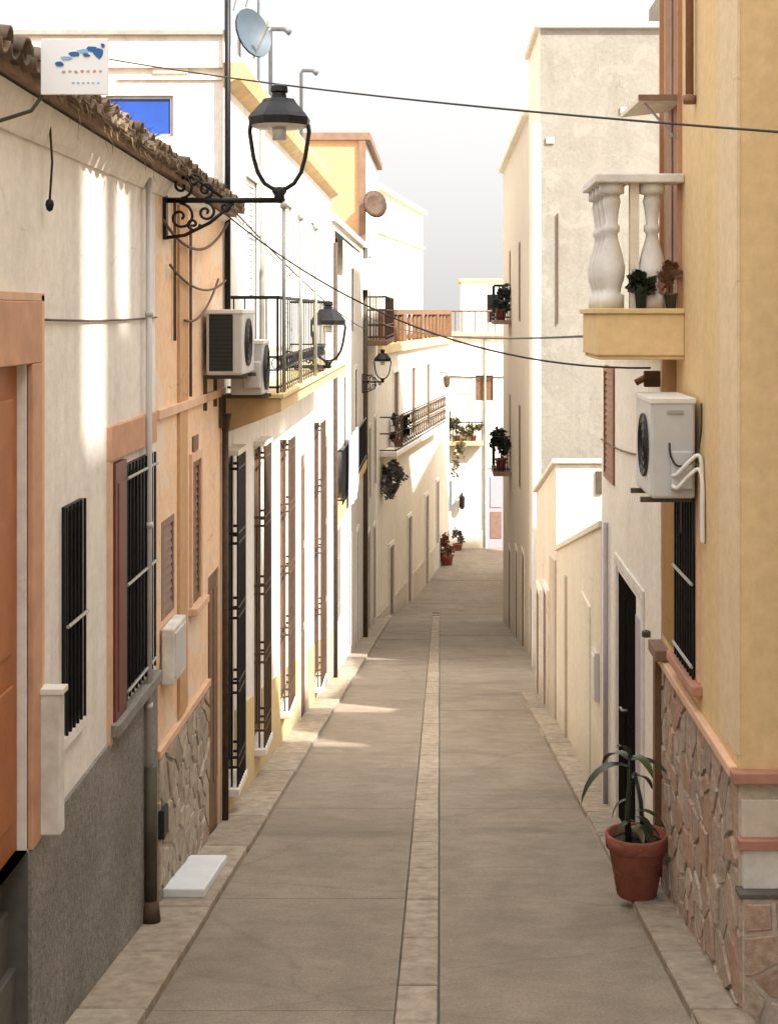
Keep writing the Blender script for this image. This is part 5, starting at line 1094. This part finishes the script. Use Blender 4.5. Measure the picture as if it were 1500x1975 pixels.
# ------------------------------------------------------------------ lanterns
def lantern(c, s, wall, label, arm_z=None):
    """c: middle of the base of the lantern; wall: point where the bracket is fixed"""
    x, y, z = c
    t = thing('street_lantern', wall, label, 'street lamp', 'street lanterns')
    mb = MB(); mb.lathe([(.222 * s, .50 * s), (.228 * s, .555 * s), (.205 * s, .585 * s), (.135 * s, .66 * s), (.115 * s, .69 * s), (.055 * s, .70 * s), (.05 * s, .735 * s), (.065 * s, .745 * s), (.06 * s, .785 * s), (.02 * s, .80 * s)], c, 8, math.pi / 8); mb.build('cap', 'black_iron', t)
    mb = MB(); mb.lathe([(.19 * s, .49 * s), (.205 * s, .505 * s), (.10 * s, .54 * s)], c, 16); mb.build('reflector', 'white_plastic', t, True)
    mb = MB(); mb.lathe([(.05 * s, .40 * s), (.05 * s, .49 * s)], c, 12); mb.build('lamp_holder', 'ac_casing', t, True)
    mb = MB()
    for sg_ in (-1, 1):
        pr = [(.205, .51), (.212, .46), (.20, .38), (.185, .28), (.155, .17), (.105, .09), (.05, .055), (0, .045)]
        mb.tube([(x + sg_ * a * s, y, z + b * s) for a, b in pr], .0155 * s, 8)
    mb.build('yoke', 'black_iron', t, True)
    mb = MB(); mb.lathe([(.018 * s, -.05 * s), (.045 * s, -.03 * s), (.035 * s, 0), (.055 * s, .035 * s), (.025 * s, .065 * s)], c, 10); mb.build('stem', 'black_iron', t, True)
    mb = MB(); prof = [(.16, .50), (.165, .42), (.15, .28), (.12, .17), (.07, .11), (.01, .10)]; mb.lathe([(a * s, b * s) for a, b in prof], c, 16); mb.build('glass', 'clear_glass', t, True)
    # bracket: arm, stay, scrolls
    mb = MB(); w = Vector(wall); tip = Vector((x, y, z - .03 * s)); mb.tube([tuple(w + Vector((0, 0, (tip.z - w.z)))), tuple(tip)], .02 * s, 8)
    plate = MB(); plate.box(w.x - .0, w.x + .025, w.y - .04 * s, w.y + .04 * s, tip.z - .28 * s, tip.z + .2 * s); plate.build('wall_plate', 'black_iron', t)
    L = tip.x - w.x
    def sc(cx, cz, r0, turns, a0, dirn, rr):
        return [(w.x + cx + r0 * (1 - q / 26) * math.cos(a0 + dirn * turns * 2 * math.pi * q / 26), y, tip.z + cz + r0 * (1 - q / 26) * math.sin(a0 + dirn * turns * 2 * math.pi * q / 26)) for q in range(24)]
    for cx, cz, r0, a0, dr_ in ((.13 * s, .10 * s, .085 * s, -1.6, 1), (.30 * s, .075 * s, .06 * s, -1.6, 1), (.12 * s, -.12 * s, .10 * s, 1.6, -1), (.30 * s, -.085 * s, .07 * s, 1.6, -1), (.44 * s, -.05 * s, .042 * s, 1.6, -1), (.22 * s, .14 * s, .05 * s, 0, 1), (.21 * s, -.17 * s, .05 * s, 0, -1)):
        mb.tube(sc(cx, cz, r0, 1.6, a0, dr_, 0), .011 * s, 6)
    mb.tube([(w.x, y, tip.z - .27 * s), (w.x + .15 * s, y, tip.z - .25 * s), (w.x + .33 * s, y, tip.z - .16 * s), (w.x + min(.5 * s, L * .65), y, tip.z - .02 * s)], .014 * s, 6)
    mb.tube([(w.x, y, tip.z + .2 * s), (w.x + .2 * s, y, tip.z + .17 * s), (w.x + .42 * s, y, tip.z + .02 * s)], .012 * s, 6)
    mb.build('bracket', 'black_iron', t, True)
    return t
lantern((-1.145, 10.37, 3.44), 1.0, (XL, 10.37, 3.30), 'near black lantern on a scrolled iron bracket at the tiled eave')
lantern((-1.42, 18.5, 1.95), 1.02, (XL, 18.6, 1.9), 'second dark lantern in front of the long balcony railing')
lantern((-1.45, 36.8, 0.9), 1.0, (XL, 36.8, 0.8), 'farthest small lantern at the corner of the plain white house')

# ------------------------------------------------------------------ cables
cable('overhead_cable', (-3.2, 13.2, 4.95), (2.06, 6.25, 3.34), 0.07, 0.0065, 'long dark cable crossing the sky high above the street')
cable('overhead_cable', (-1.94, 13.22, 3.5), (1.55, 10.7, 2.2), 0.36, 0.008, 'sagging cable from the dark mast to the right-hand balcony')
cable('overhead_cable', (-1.9, 37.3, 2.55), (1.3, 10.55, 2.45), 0.22, 0.010, 'thin cable running down the street at balcony height')
cable('overhead_cable', (-1.95, 13.25, 3.62), (-1.9, 37.2, 2.2), 0.15, 0.010, 'cable strung along the left facades towards the far corner')
t = thing('cable_insulator', (1.56, 10.7, 2.1), 'dark cable clamp at the far end of the right-hand balcony', 'clamp')
mb = MB(); mb.box(1.5, 1.62, 10.675, 10.72, 2.06, 2.18); mb.build('block', 'rusty_iron', t, bevel=.01); mb = MB(); mb.tube([(1.44, 10.7, 2.09), (1.55, 10.7, 2.15)], .025, 8); mb.build('knob', 'brown_wood', t, True)

# ------------------------------------------------------------------ big potted plant on the right pavement
px, py = 1.395, 10.30; pz = G(py) + 0.075
pt = thing('potted_plant', (px, py, pz), 'terracotta pot with tall arching dark-leaved plant on the right pavement', 'plant', 'plants on balconies and pavements')
mb = MB(); mb.lathe([(.132, 0), (.142, .01), (.198, .33), (.202, .335), (.220, .345), (.224, .43), (.215, .44), (.198, .435), (.19, .36)], (px, py, pz), 32); mb.build('pot', 'lime_pot', pt, True)
mb = MB(); mb.lathe([(.01, .34), (.1, .385), (.19, .375)], (px, py, pz), 20); mb.build('soil', 'soil', pt, True)
mb = MB(); mb.tube([(px - .06, py, pz + .36), (px - .065, py, pz + .6), (px - .05, py + .01, pz + .8), (px - .055, py, pz + 1.02)], [.024, .021, .017, .01], 8); mb.build('stem', 'leaf_dark', pt, True)
mb = MB(); mb.tube([(px + .05, py + .03, pz + .36), (px + .03, py + .02, pz + .66), (px - .01, py + .03, pz + .86)], [.018, .016, .01], 8); mb.build('stem', 'leaf_dark', pt, True)
rnd = random.Random(8)
for (h, d, L, w, dr_, up) in ((.93, (-1, -.25, 0), .50, .075, 2.5, .75), (.98, (1, -.1, 0), .36, .07, 1.5, .35), (1.0, (.5, -.7, 0), .28, .06, 2.0, .8), (.98, (-.5, .6, 0), .32, .07, 2.0, .8), (.85, (.8, .6, 0), .28, .06, 1.9, .5), (1.02, (-.3, -.4, 0), .22, .05, 1.2, 1.6),
                              (.62, (.9, -.3, 0), .28, .05, 2.0, .5), (.58, (.6, -.8, 0), .22, .045, 1.9, .5), (.55, (-.8, -.5, 0), .2, .04, 1.8, .6), (.5, (.2, -1, 0), .2, .04, 1.8, .7), (.5, (1, .4, 0), .24, .04, 1.9, .6), (.47, (-.2, .9, 0), .2, .04, 1.6, .6), (.7, (-1, .1, 0), .22, .04, 2.8, .3), (.52, (.8, -.9, 0), .26, .04, 2.2, .5)):
    mb = MB(); leaf(mb, (px - .05 + (0.04 if h < .7 else 0), py, pz + h - .03), d, L, w * 1.35, dr_, up, 8); mb.build('leaf', rnd.choice(('leaf_green', 'leaf_dark', 'leaf_dark', 'leaf_green', 'leaf_olive')), pt, True, recalc=False)
